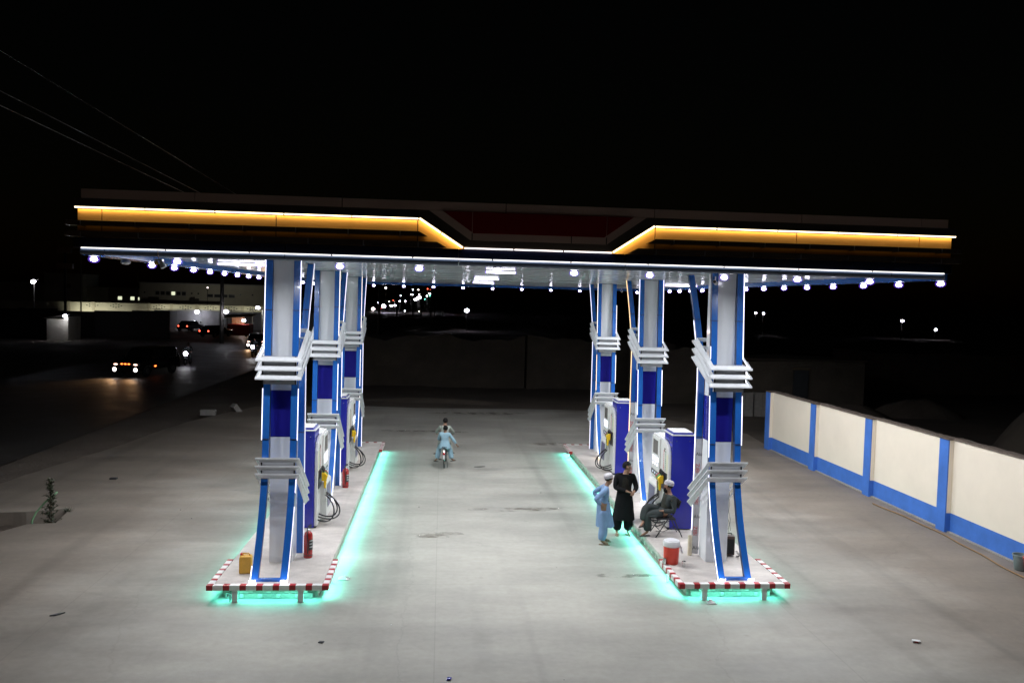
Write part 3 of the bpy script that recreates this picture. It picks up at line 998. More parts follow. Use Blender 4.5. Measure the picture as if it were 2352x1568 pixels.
# ================================================================== PUMP ISLANDS
IY0, IY1 = 14.52, 28.72
TEAL = (0.15, 1.0, 0.82)
def island(cx, label):
    t = thing('pump_island', label, 'island', (cx, 0, 0))
    hx = 0.93
    MB().box((-hx, IY0, 0.20), (hx, IY1, Z0), 'island_screed').build('slab', t, bevel=0.012)
    MB().box((-hx + 0.16, IY0 + 0.14, -0.02), (hx - 0.16, IY1 - 0.14, 0.20), 'stone_b').build('core', t)
    # stone facing, two courses of long pieces with a small proud key stone between them
    ms = {}
    for m in ('stone_a', 'stone_b', 'stone_c'):
        ms['long' + m] = MB().box((-0.118, 0, 0), (0.118, 0.05, 0.086), m).mesh('facing_stone')
        ms['key' + m] = MB().box((-0.034, 0, 0), (0.034, 0.055, 0.07), m).mesh('facing_stone')
    def face(L, place):
        for c in range(2):
            x = -L / 2 + 0.12 + (0.15 if c else 0)
            while x < L / 2 - 0.08:
                m = random.choice(['stone_a', 'stone_a', 'stone_b'])
                place(ms['long' + m], x, 0.005 + c * 0.094, random.uniform(-0.006, 0.01))
                if x + 0.158 < L / 2:
                    place(ms['keystone_c'], x + 0.158, 0.012 + c * 0.094, random.uniform(0.004, 0.014))
                x += 0.316
    Lx = 2 * hx - 0.34
    def pf(me, x, z, d):
        put('facing_stone', me, t, loc=(x, IY0 + 0.085 - d, z))
    def pb(me, x, z, d):
        o = put('facing_stone', me, t, loc=(x, IY1 - 0.085 + d, z))
        o.rotation_euler.z = pi
    face(Lx, pf)
    Ly = IY1 - IY0 - 0.3
    ym = (IY0 + IY1) / 2
    def pl_(me, y, z, d):
        o = put('facing_stone', me, t, loc=(-hx + 0.105 - d, ym + y, z))
        o.rotation_euler.z = -pi / 2
    def pr_(me, y, z, d):
        o = put('facing_stone', me, t, loc=(hx - 0.105 + d, ym + y, z))
        o.rotation_euler.z = pi / 2
    face(Ly, pl_ if cx > 0 else pr_)
    m = MB()
    m.box((-hx + 0.1, IY0 + 0.2, 0.0), (-hx + 0.16, IY1 - 0.2, 0.195), 'stone_a')
    if cx > 0:
        m = MB().box((hx - 0.16, IY0 + 0.2, 0.0), (hx - 0.1, IY1 - 0.2, 0.195), 'stone_a')
    m.build('plain_facing', t)
    # teal LED lines tucked under the slab edge
    for sx in (-1, 1):
        MB().tube([(sx * (hx - 0.05), IY0 + 0.05, 0.188), (sx * (hx - 0.05), IY1 - 0.1, 0.188)], 0.010, 'led_teal', 6).build('led_strip', t)
        p = 125 if sx * cx < 0 else 55
        o = area_light('led_light', (sx * (hx - 0.02), ym, 0.172), p, TEAL, 0.05, IY1 - IY0 - 0.1, rot=(0, radians(-44 * sx), 0), parent=t, spread=112)
    for y, sy in ((IY0 + 0.05, 1),):
        MB().tube([(-hx + 0.05, y, 0.188), (hx - 0.05, y, 0.188)], 0.010, 'led_teal', 6).build('led_strip', t)
        area_light('led_light', (0, y - 0.02, 0.172), 9, TEAL, 2 * hx - 0.1, 0.05, rot=(radians(-22), 0, 0), parent=t, spread=130)
    # striped guard rails round both ends
    def rail(y0, ys, tag_):
        r = MB()
        seg_r = MB().box((-0.055, 0, 0.0), (0.055, 0.105, 0.092), 'rail_red').mesh('rail_block')
        seg_w = MB().box((-0.0965, 0, 0.0), (0.0965, 0.105, 0.092), 'rail_white').mesh('rail_block')
        side_r = MB().box((0, -0.05, 0.0), (0.105, 0.05, 0.092), 'rail_red').mesh('rail_block')
        side_w = MB().box((0, -0.0965, 0.0), (0.105, 0.0965, 0.092), 'rail_white').mesh('rail_block')
        X0, X1 = -1.04, 1.04
        n = 7
        per = (X1 - X0 - 0.11) / n
        z = Z0 - 0.092 + 0.004
        for i in range(n + 1):
            put('rail_block', seg_r, t, loc=(X0 + 0.055 + per * i, y0, z), bevel=0.006)
            if i < n:
                o = put('rail_block', seg_w, t, loc=(X0 + 0.055 + per * (i + 0.5), y0, z), bevel=0.006)
                o.scale.x = (per - 0.11) / 0.193
        for sx in (-1, 1):
            L = 1.36
            m_ = 5
            pr = L / m_
            for i in range(m_):
                yy = y0 + (0.105 if ys > 0 else 0) + ys * (pr * i)
                xx = X0 if sx < 0 else X1 - 0.105
                wlen, rlen = pr - 0.10, 0.10
                o = put('rail_block', side_w, t, loc=(xx, yy + ys * wlen / 2, z), bevel=0.006)
                o.scale.y = wlen / 0.193
                put('rail_block', side_r, t, loc=(xx, yy + ys * (wlen + 0.05), z), bevel=0.006)
            for yy in (y0 + ys * 0.95,):
                MB().box((sx * 0.99 - 0.02, yy - 0.02, 0), (sx * 0.99 + 0.02, yy + 0.02, z), 'rail_white').build('rail_leg', t)
        for x in (-0.56, 0.56):
            MB().box((x - 0.048, y0 + 0.008, 0), (x + 0.048, y0 + 0.095, z), 'rail_white').build('rail_leg', t, bevel=0.004)
    rail(14.40, 1, 'near')
    rail(28.74, -1, 'far')
    return t
island(-2.91, 'long pump island on the road side, teal glow and red white end rails')
island(5.43, 'long pump island on the boundary wall side, teal glow and red white end rails')

# ================================================================== FUEL DISPENSERS
def dispenser(x, y, mir, label):
    """lane face at local x=0; cabinet extends to +x; mir=-1 mirrors it for the other island"""
    t = thing('fuel_dispenser', label, 'fuel pump', (x, y, Z0))
    def M_():
        return Matrix.Scale(mir, 4, (1, 0, 0))
    def bd(mb, name, parent=t, **k):
        me = MB()
        me.v, me.f, me.m, me.mats = [Vector((p.x * mir, p.y, p.z)) for p in mb.v], ([f[::-1] for f in mb.f] if mir < 0 else mb.f), mb.m, mb.mats
        return me.build(name, parent, **k)
    tower = bd(MB().box((0.07, 0, 0.02), (0.57, 0.66, 2.12), 'pump_blue'), 'hose_tower', bevel=0.012)
    bd(MB().box((0.05, -0.02, 2.122), (0.59, 0.68, 2.15), 'pump_white'), 'cap_plate', bevel=0.006)
    bd(MB().box((0.09, 0.02, 2.151), (0.55, 0.64, 2.185), 'pump_blue'), 'cap_rim')
    bd(MB().box((0.11, 0.04, 2.186), (0.53, 0.62, 2.20), 'pump_white'), 'cap_lid')
    bd(MB().box((0.03, 0.05, 0.0), (0.55, 1.38, 0.02), 'ink_black'), 'plinth')
    bd(MB().box((0.07, 0.665, 0.02), (0.57, 1.40, 1.98), 'pump_white'), 'cabinet', bevel=0.02)
    # front panel with rounded shoulder
    prof = [(0.02, 0.05), (1.40, 0.05), (1.40, 1.97), (0.62, 1.97), (0.30, 1.93), (0.12, 1.84), (0.05, 1.70), (0.02, 1.5)]
    front = bd(MB().prism(prof, 'x', 0.0, 0.066, 'pump_white'), 'front_panel', bevel=0.012)
    for i in range(11):
        z = 0.95 + i * 0.1
        bd(MB().box((0.062, 0.004, z), (0.0665, 0.66, z + 0.012), 'ink_black'), 'vent_slot', tower)
    for k, yy in enumerate((0.14, 0.46)):
        bd(MB().lathe([(0.012, 0), (0.012, 0.006)], 'chrome', 8, Matrix.Translation((0.16 + 0.3 * k, -0.001, 2.0)) @ Matrix.Rotation(radians(90), 4, 'X')), 'bolt', tower)
    # display block
    disp = bd(MB().box((-0.035, 0.70, 0.98), (-0.001, 1.37, 1.93), 'pump_white'), 'display_block', bevel=0.012)
    bd(MB().box((-0.039, 0.83, 1.53), (-0.0355, 1.25, 1.86), 'screen_grey'), 'screen', disp)
    for i in range(3):
        yy = 0.78 + i * 0.19
        bd(MB().box((-0.040, yy, 1.36), (-0.0355, yy + 0.13, 1.47), 'display_lit'), 'readout', disp)
        bd(MB().box((-0.040, yy + 0.04, 1.27), (-0.0355, yy + 0.10, 1.315), 'display_lit'), 'readout', disp)
    kp = bd(MB().box((-0.042, 0.73, 1.03), (-0.0355, 1.34, 1.14), 'panel_dark'), 'keypad', disp)
    for i in range(3):
        yy = 0.79 + i * 0.19
        bd(MB().box((-0.045, yy, 1.065), (-0.0423, yy + 0.06, 1.105), 'display_dim'), 'key', disp)
    bd(MB().box((-0.004, 0.60, 0.86), (-0.0005, 1.2, 1.0), 'tint_green'), 'tint_label', front)
    bd(MB().box((-0.0035, 0.085, 1.05), (-0.0005, 0.20, 1.66), 'tint_cream'), 'tint_label', front)
    # red and green price words set upright as in the photograph, too small to read
    for yy, m in ((0.42, 'label_red'), (0.27, 'label_green')):
        for k in range(11):
            z = 1.27 + k * 0.043
            w = random.uniform(0.025, 0.05)
            bd(MB().box((-0.006, yy - w / 2, z), (-0.003, yy + w / 2, z + 0.026), m), 'letter_mark', front)
    lg = MB().box((-0.004, 0.36, 1.70), (-0.001, 0.40, 1.78), 'screen_grey').box((-0.004, 0.30, 1.75), (-0.001, 0.355, 1.78), 'screen_grey').box((-0.004, 0.31, 1.70), (-0.001, 0.35, 1.715), 'screen_grey')
    bd(lg, 'emblem', front)
    # lower door with inset
    door = bd(MB().prism([(-0.001, 0.05), (-0.001, 0.93), (-0.03, 0.92), (-0.11, 0.84), (-0.13, 0.10), (-0.10, 0.05)], 'y', 0.55, 1.40, 'pump_white'), 'lower_door', bevel=0.01)
    bd(MB().prism([(-0.132, 0.30), (-0.114, 0.80), (-0.118, 0.80), (-0.138, 0.30)], 'y', 0.70, 1.22, 'pump_inset'), 'door_inset', door)
    # nozzle boot
    bd(MB().box((-0.02, 0.10, 0.84), (-0.001, 0.60, 1.24), 'panel_dark'), 'nozzle_boot', bevel=0.008)
    for i, (m, yy) in enumerate((('nozzle_yellow', 0.20), ('nozzle_green', 0.34), ('nozzle_red', 0.48))):
        nz_ = MB()
        off = -0.035 - 0.015 * (2 - i)
        nz_.prism([(off, 1.00), (off - 0.10, 1.02), (off - 0.13, 1.12), (off - 0.06, 1.19), (off, 1.19)], 'y', yy - 0.045, yy + 0.045, m)
        nz_.prism([(off - 0.05, 0.84), (off - 0.09, 0.84), (off - 0.10, 1.01), (off - 0.04, 1.01)], 'y', yy - 0.03, yy + 0.03, m)
        nzo = bd(nz_, 'nozzle', bevel=0.012)
        bd(MB().tube([(off - 0.04, yy, 1.17), (off - 0.03, yy, 1.24), (off, yy, 1.28)], 0.022, 'rubber', 8), 'spout_guard', nzo)
        bd(MB().tube([(off - 0.07, yy, 0.85), (off - 0.08, yy, 0.70)], 0.018, 'chrome', 8), 'swivel', nzo)
        # hose: hangs from the swivel, swings out over the island edge and returns to the base
        out = 0.42 + 0.16 * (i == 1) + 0.06 * (i == 2)
        p0, p3 = Vector((off - 0.08, yy, 0.70)), Vector((0.0, yy * 0.5 + 0.02, 0.16 + 0.05 * i))
        c1, c2 = Vector((-out, yy + 0.25, 0.40)), Vector((-out * 0.9, yy + 0.12, -0.06))
        pts = []
        for k in range(17):
            u = k / 16
            p = p0 * (1 - u) ** 3 + c1 * 3 * u * (1 - u) ** 2 + c2 * 3 * u * u * (1 - u) + p3 * u ** 3
            p.z = max(p.z, 0.02)
            pts.append(p)
        bd(MB().tube(pts, 0.016, 'rubber', 8), 'hose', nzo, smooth='all')
    return t
dispenser(5.13, 17.95, 1, 'blue and white fuel dispenser behind the seated man, yellow nozzle at its side')
dispenser(5.10, 23.70, 1, 'blue and white fuel dispenser on the wall side island, between the middle and far columns')
dispenser(-2.60, 17.97, -1, 'blue and white fuel dispenser on the road side island, between the near and middle columns')
dispenser(-2.57, 23.75, -1, 'blue and white fuel dispenser on the road side island, between the middle and far columns')

# ================================================================== BOUNDARY WALL
WX = 12.42
bw = thing('boundary_wall', 'low cream boundary wall with blue pilasters and blue base band', 'wall', (WX, 0, 0))
PY = [30.0, 26.2, 22.65, 19.05, 15.45, 11.85, 8.25]
def wall_z(y):
    return 2.16 + (30 - y) * 0.008
for i in range(len(PY)):
    y0 = PY[i]
    y1 = PY[i] - (PY[i - 1] - PY[i] if i else 0)
pil_w = 0.36
for i, y in enumerate(PY):
    z = wall_z(y)
    p = MB().box((-0.14, y - pil_w / 2, -0.1), (-0.11, y + pil_w / 2, z), 'wall_blue')
    p.box((-0.11, y - pil_w / 2 + 0.002, 0.47), (0.2, y + pil_w / 2, z), 'wall_cream')
    p.box((-0.109, y - pil_w / 2 + 0.001, -0.1), (0.199, y + pil_w / 2 - 0.001, 0.468), 'wall_blue')
    p.build('pilaster', bw)
    cp = MB()
    n = 5
    cp.box((-0.16, y - pil_w / 2 - 0.02, z), (0.22, y + pil_w / 2 + 0.02, z + 0.03), 'wall_cap')
    cp.build('pilaster_cap', bw, bevel=0.01)
    if i + 1 < len(PY):
        a, b = PY[i + 1] + pil_w / 2, y - pil_w / 2
        zm = wall_z((a + b) / 2)
        MB().box((0.0, a + 0.001, 0.47), (0.2, b - 0.001, zm - 0.01), 'wall_cream').build('wall_panel', bw)
        MB().box((-0.004, a + 0.001, 0.03), (0.2, b - 0.001, 0.468), 'wall_blue').build('base_band', bw)
        MB().box((-0.07, a, -0.1), (0.19, b, 0.028), 'concrete').build('footing', bw)
        # rough mortar top
        vs, fs = [], []
        n = 26
        for k in range(n + 1):
            yy = a + (b - a) * k / n
            h = 0.025 + 0.02 * random.random()
            vs += [(-0.02 - 0.012 * random.random(), yy, zm - 0.009), (0.22, yy, zm - 0.009), (0.2, yy, zm + h), (-0.005, yy, zm + h * 0.9)]
        for k in range(n):
            for e in range(4):
                q = (e + 1) % 4
                fs.append((k * 4 + e, k * 4 + q, k * 4 + 4 + q, k * 4 + 4 + e))
        MB().add(vs, fs, 'wall_cap').build('mortar_cap', bw)

# ================================================================== SMALL THINGS ON THE FORECOURT
def extinguisher(x, y, rz, label):
    t = thing('fire_extinguisher', label, 'extinguisher', (x, y, Z0), rz)
    MB().lathe([(0.075, 0.0), (0.085, 0.012), (0.086, 0.06), (0.086, 0.42), (0.075, 0.475), (0.04, 0.51), (0.028, 0.52)], 'extinguisher_red', 18).build('cylinder', t, smooth=True)
    MB().lathe([(0.088, 0.05), (0.088, 0.065)], 'ink_black', 18).build('base_band', t)
    lab = MB()
    vs, fs = [], []
    for k in range(7):
        a = radians(-50 + k * 14)
        for z in (0.16, 0.36):
            vs.append((0.0868 * cos(a), 0.0868 * sin(a), z))
    for k in range(6):
        fs.append((2 * k, 2 * k + 2, 2 * k + 3, 2 * k + 1))
    lab.add(vs, fs, 'ink_black')
    lb = lab.build('label_plate', t)
    for z, m, w in ((0.33, 'paper', 20), (0.27, 'paper', 13), (0.21, 'paper', 16)):
        vs, fs = [], []
        for k in range(5):
            a = radians(-40 + k * w * 0.8)
            for zz in (z, z + 0.018):
                vs.append((0.0875 * cos(a), 0.0875 * sin(a), zz))
        for k in range(4):
            fs.append((2 * k, 2 * k + 2, 2 * k + 3, 2 * k + 1))
        MB().add(vs, fs, m).build('label_print', lb)
    MB().lathe([(0.025, 0.52), (0.025, 0.56), (0.012, 0.57)], 'chrome', 10).build('valve', t)
    MB().box((-0.012, -0.02, 0.57), (0.012, 0.11, 0.585), 'ink_black').box((-0.012, 0.0, 0.60), (0.012, 0.12, 0.612), 'ink_black').build('handle', t)
    MB().tube([(0, -0.03, 0.55), (0.03, -0.09, 0.5), (0.06, -0.10, 0.3), (0.05, -0.095, 0.1)], 0.011, 'rubber', 7).build('hose', t, smooth='all')
extinguisher(-2.47, 15.98, -0.4, 'red fire extinguisher beside the column with the yellow jerrycan')
extinguisher(-2.44, 21.9, -0.4, 'red fire extinguisher beside the column between the two dispensers')

# yellow jerrycan
t = thing('jerrycan', 'yellow plastic jerrycan standing on the road side island', 'jerrycan', (-3.44, 15.1, Z0), radians(6))
b = MB()
b.prism([(-0.105, 0.0), (0.105, 0.0), (0.11, 0.02), (0.11, 0.28), (0.09, 0.315), (-0.09, 0.315), (-0.11, 0.28), (-0.11, 0.02)], 'y', -0.085, 0.085, 'jerry_yellow')
b.build('body', t, bevel=0.018, smooth=True)
MB().tube([(-0.05, 0, 0.31), (-0.05, 0, 0.355), (0.05, 0, 0.355), (0.07, 0, 0.31)], 0.014, 'jerry_yellow', 8).build('handle', t, smooth='all')
MB().lathe([(0.024, 0.31), (0.024, 0.345), (0.02, 0.35)], 'label_red', 10, c=(-0.075, 0.03, 0)).build('cap', t)
for k in (-1, 1):
    MB().box((k * 0.045 - 0.006, -0.089, 0.05), (k * 0.045 + 0.006, -0.084, 0.25), 'jerry_yellow').build('moulded_rib', t)

# red drinks cooler with white lid
t = thing('water_cooler', 'round red drinks cooler with white lid at the island corner', 'cooler', (4.575, 15.62, Z0))
t.scale = (1.0, 1.0, 1.16)
MB().lathe([(0.135, 0.0), (0.145, 0.015), (0.150, 0.15), (0.155, 0.30)], 'cooler_red', 22).build('body', t, smooth=True)
MB().lathe([(0.160, 0.295), (0.165, 0.31), (0.165, 0.365), (0.155, 0.385), (0.12, 0.39), (0.115, 0.40), (0.03, 0.40)], 'cooler_white', 22).build('lid', t, smooth=True)
MB().lathe([(0.152, 0.285), (0.158, 0.289)], 'cooler_white', 22).build('rim_band', t)
MB().tube([(0.16, -0.06, 0.31), (0.185, -0.10, 0.26), (0.19, -0.09, 0.19), (0.165, 0.02, 0.30)], 0.010, 'cooler_white', 7).build('carry_handle', t, smooth='all')
MB().tube([(-0.13, -0.05, 0.06), (-0.185, -0.07, 0.055), (-0.19, -0.07, 0.02)], 0.014, 'cooler_white', 8).build('tap', t)
c = MB().lathe([(0.030, 0.0), (0.032, 0.01), (0.038, 0.11), (0.036, 0.112), (0.030, 0.012)], 'chrome', 14).build('steel_cup', None, smooth=True, loc=(4.76, 15.38, Z0))
tag(c, 'small steel cup standing by the red cooler', 'cup')
c = MB().lathe([(0.028, 0.0), (0.03, 0.01), (0.034, 0.12), (0.032, 0.122), (0.028, 0.012)], 'chrome', 14).build('steel_tumbler', None, smooth=True, loc=(4.415, 15.5, Z0 + 0.005))
tag(c, 'narrow steel tumbler on the rail, tap side of the red cooler', 'cup')

# brown speaker box with tangled wires behind the right near column
t = thing('speaker_box', 'dark brown speaker box with loose wires behind the near wall side column', 'speaker', (5.90, 16.10, Z0), radians(-12))
MB().box((-0.11, -0.10, 0.03), (0.11, 0.10, 0.42), 'dark_brown').build('cabinet', t, bevel=0.025)
MB().box((-0.09, -0.104, 0.06), (0.09, -0.098, 0.36), 'black_fabric').build('grille', t)
MB().tube([(-0.06, 0, 0.42), (-0.06, 0, 0.455), (0.05, 0, 0.455), (0.05, 0, 0.42)], 0.009, 'black_metal', 6).build('handle', t)
for k in range(5):
    p = [(-0.10 + random.uniform(-0.03, 0.03), 0.0, 1.4 - 0.02 * k)]
    for j in range(8):
        u = (j + 1) / 8
        p.append((-0.10 + 0.07 * sin(u * 5 + k) + 0.05 * u, 0.02 * cos(u * 7 + k), 1.4 - u * (0.98 - 0.03 * k)))
    MB().tube(p, 0.004, 'wire_black', 5).build('wire', t, smooth='all')
for k in range(3):
    p = [(0.11 + 0.02 * k, -0.05, 0.10)]
    for j in range(9):
        u = j / 8
        p.append((0.13 + 0.05 * sin(u * pi) + 0.015 * k, -0.10 - 0.12 * sin(u * pi) + 0.04 * k, 0.10 * (1 - u) + 0.008))
    MB().tube(p, 0.005, 'wire_black', 5).build('wire', t, smooth='all')

# stub of PVC pipe
t = MB().lathe([(0.045, 0), (0.045, 0.40), (0.038, 0.40), (0.038, 0.05)], 'pvc', 14).build('pvc_pipe', None, smooth=True, loc=(5.10, 16.12, Z0))
tag(t, 'short cream PVC pipe upright against the near wall side column', 'pipe')

# protective film with printing still on the rear blue strips of the right columns
def film(cx, cy, z0, z1, label):
    t = thing('protective_film', label, 'film', (cx - HW - 0.004, cy + 0.34, Z0))
    MB().box((-0.0025, 0.008, z0), (-0.0005, 0.094, z1), 'film_white').build('film_sheet', t)
    MB().box((0.003, -0.004, z0), (0.12, -0.0015, z1), 'film_white').build('film_sheet', t)
    z = z0 + 0.08
    k = 0
    while z < z1 - 0.25:
        cu = bpy.data.curves.new('print', 'FONT')
        cu.body = 'Alu' if k % 2 == 0 else 'ZIBI'
        cu.size = 0.10 if k % 2 == 0 else 0.115
        cu.extrude = 0.0004
        o = bpy.data.objects.new('print', cu)
        COL.objects.link(o)
        dg = bpy.context.evaluated_depsgraph_get()
        me = bpy.data.meshes.new_from_object(o.evaluated_get(dg))
        bpy.data.objects.remove(o)
        me.materials.clear()
        me.materials.append(MATS['ink_black' if k % 2 == 0 else 'label_red'])
        q = put('printed_word', me, t)
        q.rotation_euler = (radians(90), 0 if k % 2 == 0 else radians(90), 0)
        q.location = ((0.004, -0.0075, z) if k % 2 == 0 else (0.012, -0.0075, z + 0.26))
        z += 0.22 if k % 2 == 0 else 0.42
        k += 1
film(CXR, CYS[0], 0.004, 2.35, 'printed protective film peeling along the near wall side column')
film(CXR, CYS[1], 0.004, 2.35, 'printed protective film on the wall side column with the amber LED line')

# floodlight hanging from the canopy edge, and cameras on the column heads
t = thing('flood_lamp', 'white floodlight hanging on an orange cable at the canopy edge by the road', 'floodlight', (-4.42, 13.40, 5.80))
MB().tube([(-0.01, -0.045, 0.18), (-0.005, -0.06, 0.10), (0, -0.02, 0.03)], 0.007, 'hose_brown', 6).build('cable', t, smooth='all')
MB().box((-0.06, -0.04, 0.02), (0.05, 0.05, 0.045), 'cooler_white').build('bracket', t)
MB().lathe([(0.03, 0), (0.036, -0.04), (0.05, -0.11), (0.046, -0.115)], 'cooler_white', 12, Matrix.Translation((0.02, 0, 0.02)) @ Matrix.Rotation(radians(-25), 4, 'Y')).build('hood', t, smooth=True)
MB().ball((-0.045, -0.01, -0.015), 0.035, 'jerry_yellow', 8, 5).build('junction_box', t)
def cctv(x, y, z, rz, label):
    t = thing('security_camera', label, 'camera', (x, y, z), rz)
    MB().tube([(0, -0.05, -0.03), (0, 0.10, 0)], 0.036, 'cooler_white', 10).build('barrel', t, smooth=True)
    MB().tube([(0, 0.10, 0), (0, 0.11, 0.0)], 0.030, 'ink_black', 10).build('lens', t)
    MB().tube([(0, 0.02, 0.03), (0, 0.02, 0.10)], 0.012, 'cooler_white', 6).build('mount', t)
cctv(5.20, 15.45, 5.80, radians(150), 'small white security camera under the canopy by the near wall side column')
cctv(6.9, 31.5, 5.82, radians(160), 'small white security camera hung far back under the canopy soffit')

# ---- plant pit: sapling, green hose, stones
t = thing('sapling', 'thin evergreen sapling growing in the soil pit of the forecourt', 'sapling', (-8.86, 19.62, -0.34))
MB().tube([(0, 0, 0), (0.01, 0, 0.4), (-0.01, 0.01, 0.8), (-0.04, 0, 1.25)], [0.014, 0.011, 0.008, 0.003], 'twig', 6).build('trunk', t)
lf = MB()
for k in range(64):
    h = 0.10 + 1.15 * (k / 64) + 0.05 * sin(k * 1.9)
    a = random.uniform(0, 2 * pi)
    L = max(0.05, 0.23 * (1 - 0.75 * (h / 1.25) ** 1.5) * random.uniform(0.45, 1.15))
    base = Vector((-0.03 * h, 0, h))
    tip = base + Vector((cos(a) * L, sin(a) * L, 0.08 + random.uniform(-0.05, 0.08)))
    lf.tube([base, tip], [0.004, 0.002], 'twig', 4)
    for q in range(16):
        p = base.lerp(tip, random.uniform(0.15, 1.0))
        d = Vector((random.gauss(0, 1), random.gauss(0, 1), random.gauss(0.5, 0.7))).normalized()
        s_ = d.cross(Vector((random.random(), random.random(), random.random()))).normalized() * 0.012
        e = p + d * random.uniform(0.05, 0.10)
        lf.add([p - s_, p + s_, e], [(0, 1, 2)], 'leaf')
lf.build('crown', t)
t = MB().tube([(-9.23, 19.42, -0.36), (-9.22, 19.50, 0.05), (-9.17, 19.6, 0.22), (-9.03, 19.72, 0.42), (-8.82, 19.85, 0.62)], 0.022, 'hose_green', 8).build('garden_hose', None, smooth='all')
tag(t, 'stiff green hose sticking out of the soil pit beside the sapling', 'hose')
for k, (x, y, s_) in enumerate(((-9.05, 19.55, 0.06), (-8.75, 19.55, 0.05), (-8.68, 19.62, 0.035), (-8.95, 19.75, 0.045))):
    st = MB().ball((0, 0, 0), s_, 'block', 8, 5, (1.3, 1, 0.7))
    for v in st.v:
        v *= random.uniform(0.85, 1.15)
    o = st.build('stone', None, loc=(x, y, -0.30))
    tag(o, 'loose grey stone on the soil of the planting pit', 'stone', 'stones in the planting pit')
t = thing('small_weed', 'low green weed at the far rim of the planting pit', 'plant', (-8.86, 20.5, -0.02))
lf = MB()
for k in range(36):
    a = random.uniform(0, 2 * pi)
    p = Vector((random.gauss(0, 0.05), random.gauss(0, 0.04), 0))
    e = p + Vector((cos(a) * 0.12, sin(a) * 0.08, random.uniform(0.05, 0.16)))
    s_ = Vector((-sin(a), cos(a), 0)) * 0.012
    lf.add([p - s_, p + s_, e], [(0, 1, 2)], 'leaf')
lf.build('leaves', t)

# ---- litter and loose things
def litter(x, y, pts, m, label, cat='litter', rz=0, z=0.004, h=0.015):
    o = MB().prism(pts, 'z', 0, h, m).build('litter', None, loc=(x, y, z))
    o.rotation_euler.z = rz
    tag(o, label, cat)
    return o
litter(-9.16, 24.02, [(-0.09, -0.05), (0.09, -0.05), (0.1, 0.06), (-0.08, 0.06)], 'trash_dark', 'flat black scrap lying on the concrete toward the road', h=0.04)
litter(-6.19, 13.89, [(-0.10, -0.03), (0.0, -0.04), (0.12, 0.05), (0.0, 0.03)], 'trash_dark', 'dark leaf shaped scrap on the near concrete by the road side', rz=0.3)
t = MB().box((-0.06, -0.035, 0), (0.06, 0.035, 0.03), 'paper').box((-0.035, -0.036, 0.005), (0.02, -0.0355, 0.025), 'label_red').build('litter', None, loc=(7.76, 12.5, 0.004))
t.rotation_euler.z = -0.3
tag(t, 'small crushed pale packet on the concrete toward the boundary wall', 'litter')
litter(1.29, 26.18, [(-0.16, -0.02), (0.02, -0.04), (0.2, 0.02), (0.0, 0.03)], 'trash_dark', 'thin dark scrap on the lane behind the two riders', rz=0.1)
litter(0.21, 11.4, [(-0.03, -0.03), (0.03, -0.03), (0.04, 0.03), (-0.02, 0.04)], 'navy_acp', 'tiny blue bottle cap on the near concrete', h=0.02)
litter(-1.75, 12.7, [(-0.04, -0.02), (0.03, -0.03), (0.05, 0.02), (-0.02, 0.03)], 'trash_dark', 'small dark crumb of dirt on the near concrete')
for k in range(22):
    x, y = random.uniform(-9, 11), random.uniform(10.5, 30)
    if any(abs(x - c) < 1.2 for c in (-2.91, 5.43)) and y > 14:
        continue
    s_ = random.uniform(0.006, 0.014)
    o = MB().ball((0, 0, 0), s_, 'trash_dark' if k % 3 else 'paper', 6, 4, (1.4, 1, 0.5)).build('pebble', None, loc=(x, y, s_ * 0.4))
    tag(o, 'dark pebble lying loose on the concrete' if k % 3 else 'pale pebble lying loose on the concrete', 'pebble', 'dark loose pebbles' if k % 3 else 'pale loose pebbles')
# hose along the wall and buckets
pts = []
for k in range(34):
    y = 21.6 - k * 0.24
    pts.append((11.95 + 0.14 * sin(k * 0.16) - 0.02 * sin(k * 0.9), y, 0.022))
t = MB().tube(pts, 0.017, 'hose_brown', 7).build('water_hose', None, smooth='all')
tag(t, 'long brown hose lying along the foot of the boundary wall', 'hose')
def bucket(x, y, s_, m, label):
    t = thing('bucket', label, 'bucket', (x, y, 0))
    MB().lathe([(0.10 * s_, 0.0), (0.11 * s_, 0.01), (0.145 * s_, 0.27 * s_), (0.155 * s_, 0.275 * s_), (0.155 * s_, 0.30 * s_), (0.14 * s_, 0.30 * s_), (0.10 * s_, 0.03)], m, 18).build('pail', t, smooth=True)
    hp = [(0.15 * s_ * cos(a), 0.02, 0.27 * s_ - 0.12 * s_ * sin(a)) for a in [pi * i / 10 for i in range(11)]]
    MB().tube(hp, 0.006, 'chrome', 6).build('bail', t)
bucket(12.17, 16.05, 1.1, 'bucket_grey', 'grey plastic bucket by the foot of the boundary wall')
bucket(12.12, 15.62, 1.3, 'extinguisher_red', 'red plastic bucket next to the grey bucket')
# white rag / plastic bag at the rail of the left island
def rag(x, y, s_, label, seed):
    rnd = random.Random(seed)
    vs, fs = [], []
    for j in range(9):
        for i in range(9):
            vs.append((x + (i - 4) * 0.05 * s_ + rnd.uniform(-.01, .01), y + (j - 4) * 0.04 * s_, 0.012 + 0.09 * s_ * max(0, 1 - ((i - 4) ** 2 + (j - 4) ** 2) / 18) * (0.5 + rnd.random())))
    for j in range(8):
        for i in range(8):
            if rnd.random() > 0.12:
                fs.append((j * 9 + i, j * 9 + i + 1, j * 9 + i + 10, j * 9 + i + 9))
    o = MB().add(vs, fs, 'white_rag').build('plastic_bag', None, smooth='all')
    tag(o, label, 'bag')
rag(-1.74, 15.6, 0.5, 'crumpled clear plastic bag by the rail of the road side island', 3)
rag(4.95, 14.28, 0.45, 'crumpled clear plastic bag at the rail leg of the wall side island', 5)
t = thing('tap', 'small dark water tap under the guard rail of the road side island', 'tap', (-3.55, 14.44, 0))
